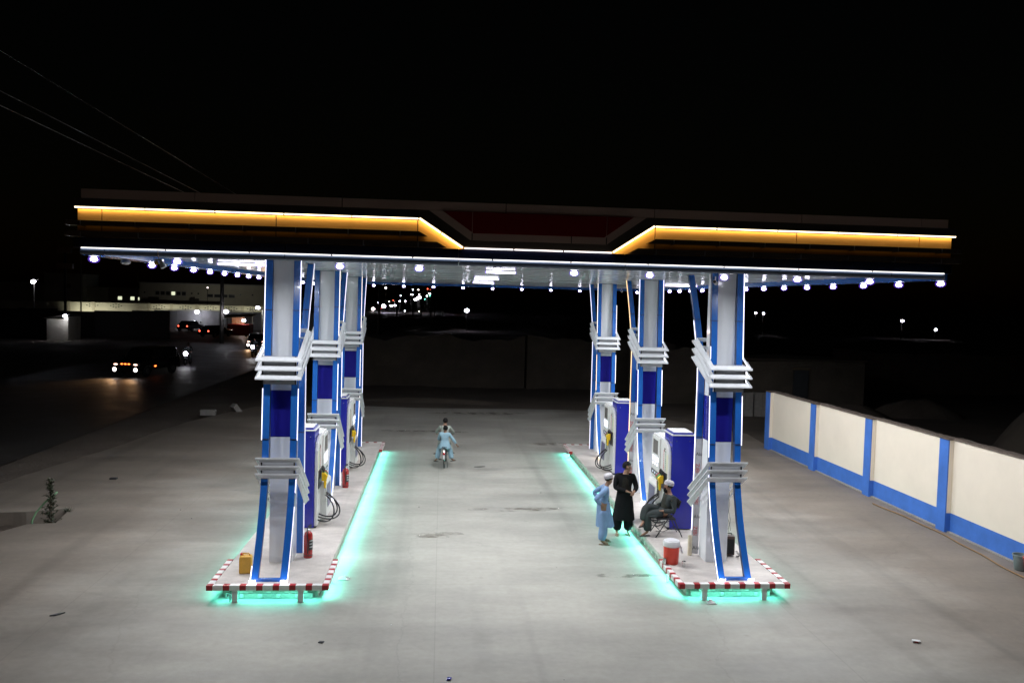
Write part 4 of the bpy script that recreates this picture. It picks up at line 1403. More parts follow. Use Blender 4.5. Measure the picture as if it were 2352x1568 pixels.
MB().tube([(0, 0, 0), (0, 0, 0.13), (-0.03, -0.03, 0.14), (-0.04, -0.05, 0.11)], 0.010, 'trash_dark', 7).build('spout', t)
MB().box((-0.03, -0.006, 0.145), (0.03, 0.006, 0.155), 'trash_dark').build('lever', t)

# damp patches that stay on the concrete, kept as thin sheets
def patch(x, y, rx, ry, m, seed, name='damp_patch'):
    rnd = random.Random(seed)
    n = 40
    pts = []
    ph = [rnd.uniform(0, 6) for _ in range(4)]
    for k in range(n):
        a = 2 * pi * k / n
        q = 1 + 0.25 * sin(2 * a + ph[0]) + 0.18 * sin(3 * a + ph[1]) + 0.12 * sin(5 * a + ph[2]) + 0.08 * sin(9 * a + ph[3])
        pts.append((x + rx * q * cos(a), y + ry * q * sin(a), 0.004))
    o = MB().add(pts, [tuple(range(n))], m).build(name)
    struct(o)
m = bpy.data.materials.new('damp')
m.use_nodes = True
nn, ll = m.node_tree.nodes, m.node_tree.links
bb = nn['Principled BSDF']
bb.inputs['Base Color'].default_value = (0.17, 0.145, 0.115, 1)
bb.inputs['Roughness'].default_value = 0.5
tcn, nzn, mrn = nn.new('ShaderNodeTexCoord'), nn.new('ShaderNodeTexNoise'), nn.new('ShaderNodeMapRange')
nzn.inputs['Scale'].default_value = 3.0
nzn.inputs['Detail'].default_value = 6
mrn.inputs['From Min'].default_value = 0.42
mrn.inputs['From Max'].default_value = 0.72
mrn.inputs['To Max'].default_value = 0.9
ll.new(tcn.outputs['Object'], nzn.inputs['Vector'])
ll.new(nzn.outputs['Fac'], mrn.inputs['Value'])
ll.new(mrn.outputs[0], bb.inputs['Alpha'])
MATS['damp'] = m
patch(2.1, 20.85, 0.95, 0.22, 'damp', 1)
patch(-0.05, 18.55, 0.6, 0.2, 'damp', 2)
patch(3.7, 15.75, 0.55, 0.12, 'damp', 4)
patch(1.9, 38.6, 2.6, 0.28, 'damp', 6)
patch(4.6, 30.5, 1.2, 0.3, 'damp', 9)
patch(-0.6, 33.2, 1.5, 0.25, 'damp', 11)

# ================================================================== PEOPLE
def skin(name, verts, edges, rad, m, parent, sub=1, root=0):
    me = bpy.data.meshes.new(name)
    me.from_pydata([tuple(v) for v in verts], edges, [])
    me.materials.append(MATS[m])
    o = bpy.data.objects.new(name, me)
    COL.objects.link(o)
    sm = o.modifiers.new('skin', 'SKIN')
    sm.use_smooth_shade = True
    ly = me.skin_vertices[0].data if me.skin_vertices else None
    if ly is None:
        bm_ = bmesh.new()
        bm_.from_mesh(me)
        bm_.verts.layers.skin.verify()
        bm_.to_mesh(me)
        bm_.free()
        ly = me.skin_vertices[0].data
    for i, r in enumerate(rad):
        ly[i].radius = r if isinstance(r, tuple) else (r, r)
        ly[i].use_root = (i == root)
    ss = o.modifiers.new('smooth', 'SUBSURF')
    ss.levels = ss.render_levels = sub
    o.parent = parent
    return o


class Graph:
    def __init__(s):
        s.v, s.e, s.r, s.k = [], [], [], {}

    def n(s, key, p, r, prev=None):
        s.k[key] = len(s.v)
        s.v.append(Vector(p))
        s.r.append(r)
        if prev is not None:
            s.e.append((s.k[prev], s.k[key]))
        return s


def lerp3(a, b, t):
    return Vector(a).lerp(Vector(b), t)


def hand(g, key, wr, el, sc, curl):
    d = (Vector(wr) - Vector(el)).normalized()
    side = d.cross(Vector(curl)).normalized()
    cu = side.cross(d).normalized()
    palm = Vector(wr) + d * 0.055 * sc
    g.n(key + 'palm', palm, (0.026 * sc, 0.017 * sc), key + 'wr')
    for i, (off, L) in enumerate(((-0.026, 0.062), (-0.009, 0.074), (0.009, 0.07), (0.025, 0.055))):
        a = palm + side * off * sc + d * 0.035 * sc
        b = a + (d * 0.7 + cu * 0.5).normalized() * L * 0.5 * sc
        c = b + (d * 0.2 + cu * 0.9).normalized() * L * 0.5 * sc
        g.n(key + 'f%da' % i, a, 0.0085 * sc, key + 'palm')
        g.n(key + 'f%db' % i, b, 0.0082 * sc, key + 'f%da' % i)
        g.n(key + 'f%dc' % i, c, 0.007 * sc, key + 'f%db' % i)
    a = Vector(wr) + d * 0.02 * sc - side * 0.032 * sc + cu * 0.01 * sc
    b = a + (d * 0.6 - side * 0.3 + cu * 0.5).normalized() * 0.035 * sc
    g.n(key + 'ta', a, 0.010 * sc, key + 'wr')
    g.n(key + 'tb', b, 0.008 * sc, key + 'ta')


def person(name, label, base, J, face, sc, cloth, trouser, skinm='skin', group=None, hem=0.4, vest=None, head='hair', sandals='sandal_tan', beard=False, skirt=True, curl=(0, -1, -0.4), skirt_split=0.0, sitting=False, skirt_fold=0.04):
    t = thing(name, label, 'person', base, 0, group)
    f = Vector(face).normalized()
    sd = Vector((f.y, -f.x, 0)).normalized()      # the person's right when f is forward
    g = Graph()
    hd = Vector(J['head'])
    g.n('hip', J['hip'], (0.125 * sc, 0.10 * sc))
    g.n('spine', J['spine'], (0.115 * sc, 0.09 * sc), 'hip')
    g.n('chest', J['chest'], (0.13 * sc, 0.095 * sc), 'spine')
    g.n('nb', J['neck'], 0.052 * sc, 'chest')
    g.n('h0', hd + Vector((0, 0, -0.075)) * sc + f * 0.012 * sc, 0.060 * sc, 'nb')
    g.n('h1', hd + f * 0.008 * sc, (0.076 * sc, 0.088 * sc), 'h0')
    g.n('h2', hd + Vector((0, 0, 0.07)) * sc - f * 0.01 * sc, 0.070 * sc, 'h1')
    g.n('nose', hd + f * 0.112 * sc + Vector((0, 0, -0.018)) * sc, 0.012 * sc, 'h1')
    g.n('jaw', hd + f * 0.075 * sc + Vector((0, 0, -0.085)) * sc, 0.026 * sc, 'h0')
    for s_, k in ((1, 'R'), (-1, 'L')):
        g.n('ear' + k, hd + sd * s_ * 0.086 * sc - f * 0.005, 0.012 * sc, 'h1')
        sh, el, wr = (Vector(J[q + k]) for q in ('sh', 'el', 'wr'))
        g.n('sh' + k, sh, 0.056 * sc, 'chest')
        g.n('el' + k, el, 0.043 * sc, 'sh' + k)
        g.n(k + 'wr', wr, (0.027 * sc, 0.022 * sc), 'el' + k)
        hand(g, k, wr, el, sc, J.get('curl' + k, curl))
        hp, kn, an, to = (Vector(J[q + k]) for q in ('hp', 'kn', 'an', 'to'))
        g.n('hp' + k, hp, 0.088 * sc, 'hip')
        g.n('kn' + k, kn, 0.056 * sc, 'hp' + k)
        g.n('cf' + k, kn.lerp(an, 0.4), 0.052 * sc, 'kn' + k)
        g.n('an' + k, an, 0.036 * sc, 'cf' + k)
        g.n('bl' + k, an.lerp(to, 0.65) + Vector((0, 0, -0.012)), (0.032 * sc, 0.024 * sc), 'an' + k)
        g.n('to' + k, to, (0.028 * sc, 0.016 * sc), 'bl' + k)
    skin('body', g.v, g.e, g.r, skinm, t, 1)
    # kameez: torso and sleeves
    c = Graph()
    nb = Vector(J['neck'])
    c.n('hip', J['hip'], (0.165 * sc, 0.135 * sc))
    c.n('spine', J['spine'], (0.150 * sc, 0.120 * sc), 'hip')
    c.n('chest', J['chest'], (0.155 * sc, 0.118 * sc), 'spine')
    c.n('col', lerp3(J['chest'], J['neck'], 0.62), (0.085 * sc, 0.08 * sc), 'chest')
    c.n('nb', lerp3(J['chest'], J['neck'], 0.93), (0.062 * sc, 0.06 * sc), 'col')
    for k in 'RL':
        sh, el, wr = (Vector(J[q + k]) for q in ('sh', 'el', 'wr'))
        c.n('sh' + k, sh, 0.078 * sc, 'chest')
        c.n('ua' + k, sh.lerp(el, 0.55), 0.066 * sc, 'sh' + k)
        c.n('el' + k, el, 0.066 * sc, 'ua' + k)
        c.n('fa' + k, el.lerp(wr, 0.55), 0.056 * sc, 'el' + k)
        c.n('wr' + k, el.lerp(wr, 0.92), 0.048 * sc, 'fa' + k)
    ks = skin('kameez', c.v, c.e, c.r, cloth, t, 2)
    # trousers
    for k in 'RL':
        b = Graph()
        hp, kn, an = (Vector(J[q + k]) for q in ('hp', 'kn', 'an'))
        b.n('a', hp, 0.12 * sc)
        b.n('m', hp.lerp(kn, 0.5), 0.118 * sc, 'a')
        b.n('k', kn, 0.105 * sc, 'm')
        b.n('c', kn.lerp(an, 0.5), 0.112 * sc, 'k')
        b.n('d', kn.lerp(an, 0.85), 0.10 * sc, 'c')
        b.n('e', kn.lerp(an, 0.95), 0.07 * sc, 'd')
        skin('trouser_leg', b.v, b.e, b.r, trouser, t, 2)
    # kameez skirt: flared loft with folds, following hip to hem
    if skirt:
        hipv = Vector(J['hip'])
        hemc = Vector(J.get('hemc', (hipv.x, hipv.y, hem)))
        n, rings = 36, 9
        vs, fs = [], []
        for i in range(rings):
            u = i / (rings - 1)
            cc = (hipv + Vector((0, 0, 0.12 * sc))).lerp(hemc, u)
            rx = (0.155 + 0.075 * u) * sc * J.get('skx', 1)
            ry = (0.125 + 0.075 * u) * sc * J.get('sky', 1)
            for k in range(n):
                a = 2 * pi * k / n
                fold = 1 + skirt_fold * u * (sin(5 * a + 1.3) + 0.7 * sin(8 * a + 4 * u) + 0.4 * sin(13 * a))
                dip = skirt_split * u * u * (abs(sin(a)) ** 3)
                vs.append(cc + Vector((rx * fold * cos(a), ry * fold * sin(a), dip * 0.2 + 0.015 * u * sin(3 * a + 1))))
        for i in range(rings - 1):
            for k in range(n):
                q = (k + 1) % n
                fs.append((i * n + k, i * n + q, (i + 1) * n + q, (i + 1) * n + k))
        MB().add(vs, fs, cloth).build('kameez_skirt', t, smooth='all')
    if vest:
        v = Graph()
        v.n('hip', lerp3(J['hip'], J['spine'], 0.1), (0.182 * sc, 0.150 * sc))
        v.n('spine', J['spine'], (0.168 * sc, 0.136 * sc), 'hip')
        v.n('chest', J['chest'], (0.176 * sc, 0.134 * sc), 'spine')
        v.n('sho', lerp3(J['chest'], J['neck'], 0.45), (0.16 * sc, 0.10 * sc), 'chest')
        v.n('col', lerp3(J['chest'], J['neck'], 0.75), (0.085 * sc, 0.085 * sc), 'sho')
        skin('waistcoat', v.v, v.e, v.r, vest, t, 2)
    # hair / cap
    def shell(nm, m, r, keep, zs=1.0, cz_=0.02):
        n, q = 18, 12
        vs, fs = [], []
        for i in range(q + 1):
            th = -pi / 2 + pi * i / q
            for k in range(n):
                w = 2 * pi * k / n
                vs.append((cos(th) * cos(w), cos(th) * sin(w), sin(th)))
        for i in range(q):
            for k in range(n):
                kk = (k + 1) % n
                fs.append((i * n + k, i * n + kk, (i + 1) * n + kk, (i + 1) * n + k))
        out = []
        for F in fs:
            m_ = sum((Vector(vs[x]) for x in F), Vector()) / 4
            if keep(m_):
                out.append(F)
        P = []
        for v in vs:
            l = Vector((v[0], v[1], 0))
            jit = 1 + 0.03 * sin(9 * v[0] + 7 * v[2]) * cos(8 * v[1])
            P.append(hd + (sd * v[0] * 0.93 + f * v[1] * 1.08) * r * sc * jit + Vector((0, 0, (v[2] * r * zs + cz_) * sc)))
        return MB().add(P, out, m).build(nm, t, smooth='all')
    if head == 'hair':
        shell('hair', 'hair', 0.110, lambda m_: (m_.z > 0.42) or (m_.y < 0.25 and m_.z > -0.15) or (m_.y < -0.3 and m_.z > -0.55), 1.12)
    else:
        shell('hair', 'hair', 0.098, lambda m_: m_.z < 0.5 and ((m_.y < 0.2 and m_.z > -0.2) or (m_.y < -0.25 and m_.z > -0.5)), 1.0)
        cp = MB()
        n = 18
        up = Vector((0, 0, 1)) - f * 0.22
        up.normalize()
        fwd = (f - up * f.dot(up)).normalized()
        rgt = fwd.cross(up)
        prof = [(0.101, 0.035), (0.104, 0.05), (0.101, 0.085), (0.095, 0.115), (0.07, 0.138), (0.02, 0.145)]
        vs, fs = [], []
        for (r, z) in prof:
            for k in range(n):
                w = 2 * pi * k / n
                vs.append(hd + (rgt * cos(w) * r * 0.95 + fwd * sin(w) * r * 1.08 + up * z) * sc)
        for i in range(len(prof) - 1):
            for k in range(n):
                q = (k + 1) % n
                fs.append((i * n + k, i * n + q, (i + 1) * n + q, (i + 1) * n + k))
        fs.append(tuple((len(prof) - 1) * n + k for k in range(n)))
        cp.add(vs, fs, 'cap_white')
        co = cp.build('cap', t, smooth='all')
        for zz in (0.058, 0.088):
            ring_ = [hd + (rgt * cos(2 * pi * k / n) * 0.1035 * 0.95 + fwd * sin(2 * pi * k / n) * 0.1035 * 1.08 + up * zz) * sc for k in range(n)]
            MB().tube(ring_, 0.004 * sc, 'cap_band', 5, closed=True).build('cap_band', co)
    if beard:
        bdm = MB().ball((0, 0, 0), 0.06 * sc, 'hair', 10, 7, (0.95, 0.95, 1.15))
        o = bdm.build('beard', t, smooth='all', loc=tuple(hd + f * 0.055 * sc + Vector((0, 0, -0.095)) * sc))
    for s_ in (-1, 1):
        o = MB().ball((0, 0, 0), 0.010 * sc, 'ink_black', 8, 5).build('eye', t, smooth='all', loc=tuple(hd + f * 0.088 * sc + sd * s_ * 0.032 * sc + Vector((0, 0, 0.006)) * sc))
        p0 = hd + f * 0.093 * sc + sd * s_ * 0.018 * sc + Vector((0, 0, 0.026)) * sc
        p1 = hd + f * 0.082 * sc + sd * s_ * 0.052 * sc + Vector((0, 0, 0.026)) * sc
        MB().tube([p0, p1], 0.005 * sc, 'hair', 5).build('eyebrow', t)
    MB().tube([hd + f * 0.098 * sc + sd * -0.022 * sc + Vector((0, 0, -0.058)) * sc, hd + f * 0.102 * sc + Vector((0, 0, -0.056)) * sc, hd + f * 0.098 * sc + sd * 0.022 * sc + Vector((0, 0, -0.058)) * sc], 0.005 * sc, 'nozzle_red', 5).build('mouth', t)
    # sandals
    for k in 'RL':
        an, to = Vector(J['an' + k]), Vector(J['to' + k])
        d = (to - an)
        sole = J.get('sole' + k)
        dz = -0.030 * sc if sole is None else sole
        h = Vector((d.x, d.y, d.z * 0.35)).normalized()
        w = Vector((-h.y, h.x, 0)).normalized() * 0.045 * sc
        a0 = an - h * 0.06 * sc
        b0 = to + h * 0.03 * sc
        a0 = Vector((a0.x, a0.y, to.z + dz)) if abs(d.z) < 0.12 else a0 + Vector((0, 0, -0.05 * sc))
        b0 = Vector((b0.x, b0.y, to.z + dz)) if abs(d.z) < 0.12 else b0 + Vector((0, 0, -0.03 * sc))
        m_ = a0.lerp(b0, 0.55)
        pts = [a0 - w * 0.7, m_ - w, b0 - w * 0.5, b0 + w * 0.5, m_ + w, a0 + w * 0.7]
        up_ = Vector((0, 0, 0.016))
        vs = pts + [p + up_ for p in pts]
        fs = [tuple(range(6))[::-1], tuple(range(6, 12))] + [(i, (i + 1) % 6, 6 + (i + 1) % 6, 6 + i) for i in range(6)]
        so = MB().add(vs, fs, sandals).build('sandal', t)
        s0 = m_ + h * 0.03 * sc
        MB().tube([s0 - w * 0.95 + up_, s0 + Vector((0, 0, 0.055 * sc)), s0 + w * 0.95 + up_], 0.010 * sc, sandals, 6).build('strap', so)
    return t


# standing man in black with a waistcoat
person('person', 'standing man in black clothes and dark waistcoat, hands joined at his waist', (4.30, 18.62, 0),
       dict(hip=(0, 0, 0.90), spine=(0, 0, 1.08), chest=(0.0, -0.005, 1.29), neck=(0.012, -0.01, 1.44), head=(0.035, -0.025, 1.575),
            shR=(-0.185, 0.01, 1.37), elR=(-0.235, -0.03, 1.10), wrR=(0.02, -0.20, 1.05), shL=(0.19, 0.0, 1.365), elL=(0.265, -0.05, 1.11), wrL=(0.175, -0.20, 1.045),
            hpR=(-0.10, 0, 0.86), knR=(-0.135, -0.02, 0.48), anR=(-0.15, 0.0, 0.085), toR=(-0.165, -0.15, 0.03),
            hpL=(0.10, 0, 0.86), knL=(0.11, -0.02, 0.48), anL=(0.10, 0.0, 0.085), toL=(0.125, -0.15, 0.03),
            curlR=(0.2, -0.6, -0.6), curlL=(-0.6, -0.4, -0.5), skx=1.12, sky=1.05, hemc=(-0.01, 0, 0.36)),
       (0.62, -0.72, -0.05), 1.0, 'cloth_black', 'cloth_black', vest='cloth_vest', hem=0.40)
# youth in light blue, arms akimbo, facing the others
person('person', 'youth in light blue long shirt and white cap, hands on hips, seen from the side', (3.66, 17.92, 0),
       dict(hip=(0, 0, 0.84), spine=(0.01, 0, 0.99), chest=(0.03, 0, 1.165), neck=(0.075, 0, 1.32), head=(0.115, 0.01, 1.445),
            shR=(0.03, -0.165, 1.235), elR=(-0.215, -0.235, 1.055), wrR=(-0.07, -0.165, 0.90), shL=(0.06, 0.155, 1.245), elL=(-0.165, 0.25, 1.10), wrL=(-0.05, 0.165, 0.92),
            hpR=(0, -0.09, 0.80), knR=(0.01, -0.10, 0.44), anR=(-0.03, -0.11, 0.08), toR=(0.12, -0.15, 0.03),
            hpL=(0, 0.09, 0.80), knL=(0.05, 0.10, 0.44), anL=(0.05, 0.12, 0.08), toL=(0.20, 0.10, 0.03),
            curlR=(0.6, 0.3, -0.3), curlL=(0.6, -0.3, -0.3), hemc=(0.06, 0.0, 0.40), skx=0.95, sky=1.0),
       (0.93, 0.32, 0.02), 0.93, 'cloth_blue', 'cloth_blue', head='cap', hem=0.40, sandals='sandal_tan', skinm='skin_dark')
# seated man
person('person', 'bearded man in dark grey sitting cross legged on a folding chair, white cap', (4.98, 17.56, Z0),
       dict(hip=(0.0, 0, 0.50), spine=(0.03, 0, 0.63), chest=(0.055, 0, 0.80), neck=(0.065, 0, 0.945), head=(0.045, -0.01, 1.075),
            shL=(0.11, -0.175, 0.855), elL=(0.13, -0.235, 0.58), wrL=(-0.115, -0.15, 0.565), shR=(0.06, 0.17, 0.855), elR=(0.0, 0.225, 0.62), wrR=(-0.19, 0.09, 0.62),
            hpL=(-0.05, -0.09, 0.48), knL=(-0.43, -0.09, 0.49), anL=(-0.41, -0.10, 0.09), toL=(-0.565, -0.14, 0.03),
            hpR=(-0.05, 0.09, 0.50), knR=(-0.44, 0.0, 0.63), anR=(-0.51, -0.11, 0.32), toR=(-0.605, -0.20, 0.245),
            curlL=(-0.3, 0.3, -0.6), curlR=(-0.3, -0.3, -0.6), hemc=(-0.33, -0.03, 0.44), skx=0.75, sky=1.0),
       (-0.97, 0.05, 0.12), 0.97, 'cloth_grey', 'cloth_grey', head='cap', vest='cloth_vest2', beard=True, sandals='sandal_dark', skirt=True, skirt_fold=0.02)
# folding chair
t = thing('folding_chair', 'black metal folding chair under the seated man', 'chair', (4.98, 17.56, Z0))
MB().box((-0.24, -0.22, 0.385), (0.18, 0.22, 0.41), 'black_fabric').build('seat', t, bevel=0.01)
for s_ in (-1, 1):
    MB().tube([(-0.26, s_ * 0.23, 0.005), (-0.02, s_ * 0.23, 0.38), (0.14, s_ * 0.23, 0.55), (0.24, s_ * 0.23, 0.82)], 0.011, 'black_metal', 8).build('leg', t)
    MB().tube([(0.33, s_ * 0.21, 0.005), (0.15, s_ * 0.21, 0.38), (0.0, s_ * 0.21, 0.40)], 0.011, 'black_metal', 8).build('leg', t)
    MB().tube([(-0.26, s_ * 0.23, 0.15), (-0.10, s_ * 0.225, 0.13), (0.16, s_ * 0.215, 0.25)], 0.008, 'black_metal', 6).build('brace', t)
MB().tube([(-0.17, -0.23, 0.15), (-0.17, 0.23, 0.15)], 0.009, 'black_metal', 6).build('cross_bar', t)
MB().tube([(0.27, -0.21, 0.12), (0.27, 0.21, 0.12)], 0.009, 'black_metal', 6).build('cross_bar', t)
MB().box((-0.012, -0.23, 0.0), (0.012, 0.23, 0.17), 'black_fabric', Matrix.Translation((0.225, 0, 0.64)) @ Matrix.Rotation(radians(18), 4, 'Y')).build('backrest', t, bevel=0.006)

# bicycle with two riders going away
BX, BYY = 0.18, 25.95
t = thing('bicycle', 'dark bicycle carrying two boys down the lane', 'bicycle', (BX, BYY, 0), radians(-3))
def wheel(y):
    w = MB().ring((0, y, 0.335), 0.315, 0.020, 'tyre', 'x', 28, 6).build('wheel', t, smooth='all')
    MB().ring((0, y, 0.335), 0.293, 0.010, 'chrome', 'x', 28, 5).build('rim', w)
    sp = MB()
    for k in range(14):
        a = 2 * pi * k / 14
        sp.tube([(0.02 * (-1) ** k, y, 0.335), (0, y + 0.29 * cos(a), 0.335 + 0.29 * sin(a))], 0.0022, 'chrome', 4)
    sp.build('spokes', w)
    MB().tube([(-0.04, y, 0.335), (0.04, y, 0.335)], 0.018, 'chrome', 8).build('hub', w)
wheel(0.0)
wheel(1.06)
fr = MB()
for a, b, r in (((0, 0.42, 0.30), (0, 0.30, 0.80), 0.016), ((0, 0.42, 0.30), (0, 0.86, 0.78), 0.018), ((0, 0.31, 0.76), (0, 0.85, 0.84), 0.016), ((-0.05, 0, 0.335), (-0.02, 0.42, 0.30), 0.010), ((0.05, 0, 0.335), (0.02, 0.42, 0.30), 0.010), ((-0.05, 0, 0.335), (-0.02, 0.31, 0.74), 0.008), ((0.05, 0, 0.335), (0.02, 0.31, 0.74), 0.008), ((0, 0.84, 0.95), (0, 0.90, 0.70), 0.018), ((-0.045, 0.90, 0.72), (-0.045, 1.06, 0.335), 0.011), ((0.045, 0.90, 0.72), (0.045, 1.06, 0.335), 0.011)):
    fr.tube([a, b], r, 'bike_frame', 8)
fr.build('frame', t, smooth=True)
MB().tube([(-0.27, 0.74, 0.98), (-0.22, 0.84, 1.0), (0, 0.85, 0.97), (0.22, 0.84, 1.0), (0.27, 0.74, 0.98)], 0.011, 'chrome', 8).build('handlebar', t, smooth='all')
MB().prism([(-0.08, 0.22), (0.08, 0.22), (0.03, 0.50), (-0.03, 0.50)], 'z', 0.80, 0.85, 'black_fabric').build('saddle', t, bevel=0.015)
MB().box((-0.08, -0.20, 0.69), (0.08, 0.24, 0.705), 'black_metal').build('carrier', t)
for s_ in (-1, 1):
    MB().tube([(s_ * 0.05, 0, 0.335), (s_ * 0.07, -0.12, 0.69)], 0.006, 'black_metal', 5).build('carrier_stay', t)
mg = []
for k in range(12):
    a = radians(20 + k * 14)
    mg.append((0, -0.36 * cos(a - radians(0)) * -1 * -1, 0.335 + 0.36 * sin(a)))
vs, fs = [], []
for k in range(14):
    a = radians(175 - k * 11)
    y, z = 0.365 * cos(a), 0.335 + 0.365 * sin(a)
    vs += [(-0.032, y, z), (0, y * 1.03, 0.335 + (z - 0.335) * 1.03), (0.032, y, z)]
for k in range(13):
    for e in range(2):
        fs.append((k * 3 + e, k * 3 + e + 1, k * 3 + 4 + e, k * 3 + 3 + e))
MB().add(vs, fs, 'chrome').build('mudguard', t, smooth='all')
MB().box((-0.03, -0.405, 0.50), (0.03, -0.385, 0.56), 'reflector').build('reflector', t)
MB().box((-0.035, -0.395, 0.36), (0.035, -0.385, 0.48), 'paper').build('number_plate', t)
MB().tube([(-0.11, 0.42, 0.20), (-0.02, 0.42, 0.30), (0.02, 0.42, 0.30), (0.11, 0.42, 0.40)], 0.010, 'chrome', 6).build('crank', t)
for s_, z in ((-1, 0.20), (1, 0.40)):
    MB().box((s_ * 0.16 - 0.045, 0.38, z - 0.01), (s_ * 0.16 + 0.045, 0.46, z + 0.01), 'rubber').build('pedal', t)
MB().box((-0.075, 0.02, 0.26), (-0.055, 0.44, 0.36), 'black_metal').build('chain_guard', t)
MB().tube([(0.07, 0.05, 0.30), (0.11, -0.05, 0.03)], 0.008, 'black_metal', 6).build('kickstand', t)

person('person', 'boy in pale blue riding at the back of the bicycle, one arm held out', (BX, BYY, 0),
       dict(hip=(0, 0.0, 0.80), spine=(0, 0.01, 0.92), chest=(0.0, 0.03, 1.04), neck=(0.01, 0.04, 1.145), head=(0.015, 0.05, 1.245),
            shR=(0.135, 0.03, 1.085), elR=(0.255, 0.0, 0.93), wrR=(0.375, -0.04, 0.77), shL=(-0.135, 0.04, 1.085), elL=(-0.20, 0.14, 0.90), wrL=(-0.13, 0.30, 0.86),
            hpR=(0.07, 0.04, 0.76), knR=(0.16, 0.22, 0.58), anR=(0.235, 0.08, 0.27), toR=(0.345, 0.16, 0.235),
            hpL=(-0.07, 0.04, 0.76), knL=(-0.17, 0.22, 0.58), anL=(-0.235, 0.08, 0.27), toL=(-0.32, 0.17, 0.215),
            curlR=(0.3, 0.2, -0.5), hemc=(0, -0.06, 0.66), skx=1.0, sky=0.85),
       (0.1, 1, -0.1), 0.78, 'cloth_paleblue', 'cloth_paleblue', sandals='sandal_dark', skinm='skin_dark', skirt_fold=0.06)
person('person', 'boy in grey green shirt steering the bicycle from its saddle', (BX, BYY + 0.42, 0),
       dict(hip=(0, 0.0, 0.91), spine=(0, 0.03, 1.05), chest=(0.0, 0.09, 1.19), neck=(0.0, 0.13, 1.30), head=(0.01, 0.16, 1.405),
            shR=(0.145, 0.09, 1.225), elR=(0.27, 0.20, 1.06), wrR=(0.265, 0.34, 1.01), shL=(-0.145, 0.09, 1.225), elL=(-0.27, 0.20, 1.06), wrL=(-0.265, 0.34, 1.01),
            hpR=(0.08, 0.02, 0.87), knR=(0.17, 0.26, 0.66), anR=(0.21, 0.06, 0.38), toR=(0.30, 0.12, 0.40),
            hpL=(-0.08, 0.02, 0.87), knL=(-0.17, 0.26, 0.56), anL=(-0.22, 0.08, 0.36), toL=(-0.34, 0.14, 0.37),
            hemc=(0, -0.03, 0.76), skx=0.95, sky=0.85),
       (-0.15, 1, -0.05), 0.80, 'cloth_sage', 'cloth_sage', sandals='sandal_dark', skinm='skin_dark')

# ================================================================== BACKGROUND
# ---- dark mud wall and mud buildings behind the forecourt
def rough_block(name, label, cat, lo, hi, m, amp=0.12, top_amp=0.18, nx=24, nz=6, seed=0, parts=None):
    """mud wall or house: front sheet with uneven relief and ragged top, closed sides"""
    t = thing(name, label, cat, ((lo[0] + hi[0]) / 2, lo[1], 0))
    ox = (lo[0] + hi[0]) / 2
    vs, fs = [], []
    for j in range(nz + 1):
        for i in range(nx + 1):
            x = lo[0] + (hi[0] - lo[0]) * i / nx
            zt = hi[2] + top_amp * noise2(x * 0.6, 1.0, seed)
            z = lo[2] + (zt - lo[2]) * j / nz
            y = amp * noise2(x * 0.8, z * 1.1, seed + 1) * (1 if 0 < i < nx else 0)
            vs.append((x - ox, y, z))
    n1 = nx + 1
    for j in range(nz):
        for i in range(nx):
            fs.append((j * n1 + i, j * n1 + i + 1, (j + 1) * n1 + i + 1, (j + 1) * n1 + i))
    o = len(vs)
    dep = hi[1] - lo[1]
    for i in range(n1):
        p = vs[nz * n1 + i]
        vs.append((p[0], dep, p[2]))
    for i in range(nx):
        fs.append((nz * n1 + i, nz * n1 + i + 1, o + i + 1, o + i))
    for i in (0, nx):
        b = len(vs)
        vs += [(vs[i][0], dep, lo[2])]
        col_ = [j * n1 + i for j in range(nz + 1)]
        fs.append(tuple(col_ + [o + i, b]) if i == 0 else tuple((col_ + [o + i, b])[::-1]))
    MB().add(vs, fs, m).build('wall', t, smooth=True)
    return t
rough_block('mud_wall', 'long dark mud wall behind the lane between the islands', 'wall', (-6.3, 51, -0.3), (5.2, 51.6, 2.95), 'mud_wall', seed=2, nx=40)
rough_block('mud_wall', 'taller dark mud wall section beside the long mud wall', 'wall', (5.3, 50.6, -0.3), (14.6, 51.4, 3.05), 'mud_wall', seed=5, nx=36)
rough_block('mud_wall', 'dark mud wall closing the yard by the low mud house', 'wall', (10.4, 44.5, -0.3), (15.2, 45.1, 2.9), 'mud_wall', seed=8, nx=20)
t = rough_block('mud_house', 'low flat roofed mud house with a dark doorway beyond the boundary wall', 'house', (15.3, 41, -0.3), (21.9, 46, 2.6), 'mud_wall', 0.03, 0.05, seed=4)
MB().box((-0.42 - 0.1, -0.10, -0.1), (0.36 - 0.1, 0.02, 2.15), 'window_dark').build('door', t, bevel=0.01)
MB().box((-0.50 - 0.1, -0.11, 2.16), (0.44 - 0.1, 0.02, 2.27), 'twig').build('lintel', t)
MB().box((-3.35, -0.14, 2.62), (3.35, 0.1, 2.70), 'soil').build('roof_edge', t)
rough_block('mud_house', 'far dark mud house at the edge of the field beyond the boundary wall', 'house', (29.5, 52, -0.3), (44, 60, 2.5), 'mud_wall', 0.04, 0.08, seed=6)
# stacks of blocks in front of the house
for k, (x, y) in enumerate(((15.0, 39.6), (15.9, 39.7), (16.8, 39.6))):
    t = thing('block_stack', 'grey stack of concrete blocks in front of the low mud house', 'blocks', (x, y, 0), 0, 'block stacks by the mud house')
    for j in range(4):
        for i in range(2):
            MB().box((-0.40 + i * 0.4 + 0.005, -0.2, -0.1 + j * 0.3 + 0.004), (-0.01 + i * 0.4, 0.2, -0.1 + j * 0.3 + 0.296), 'block').build('block', t)
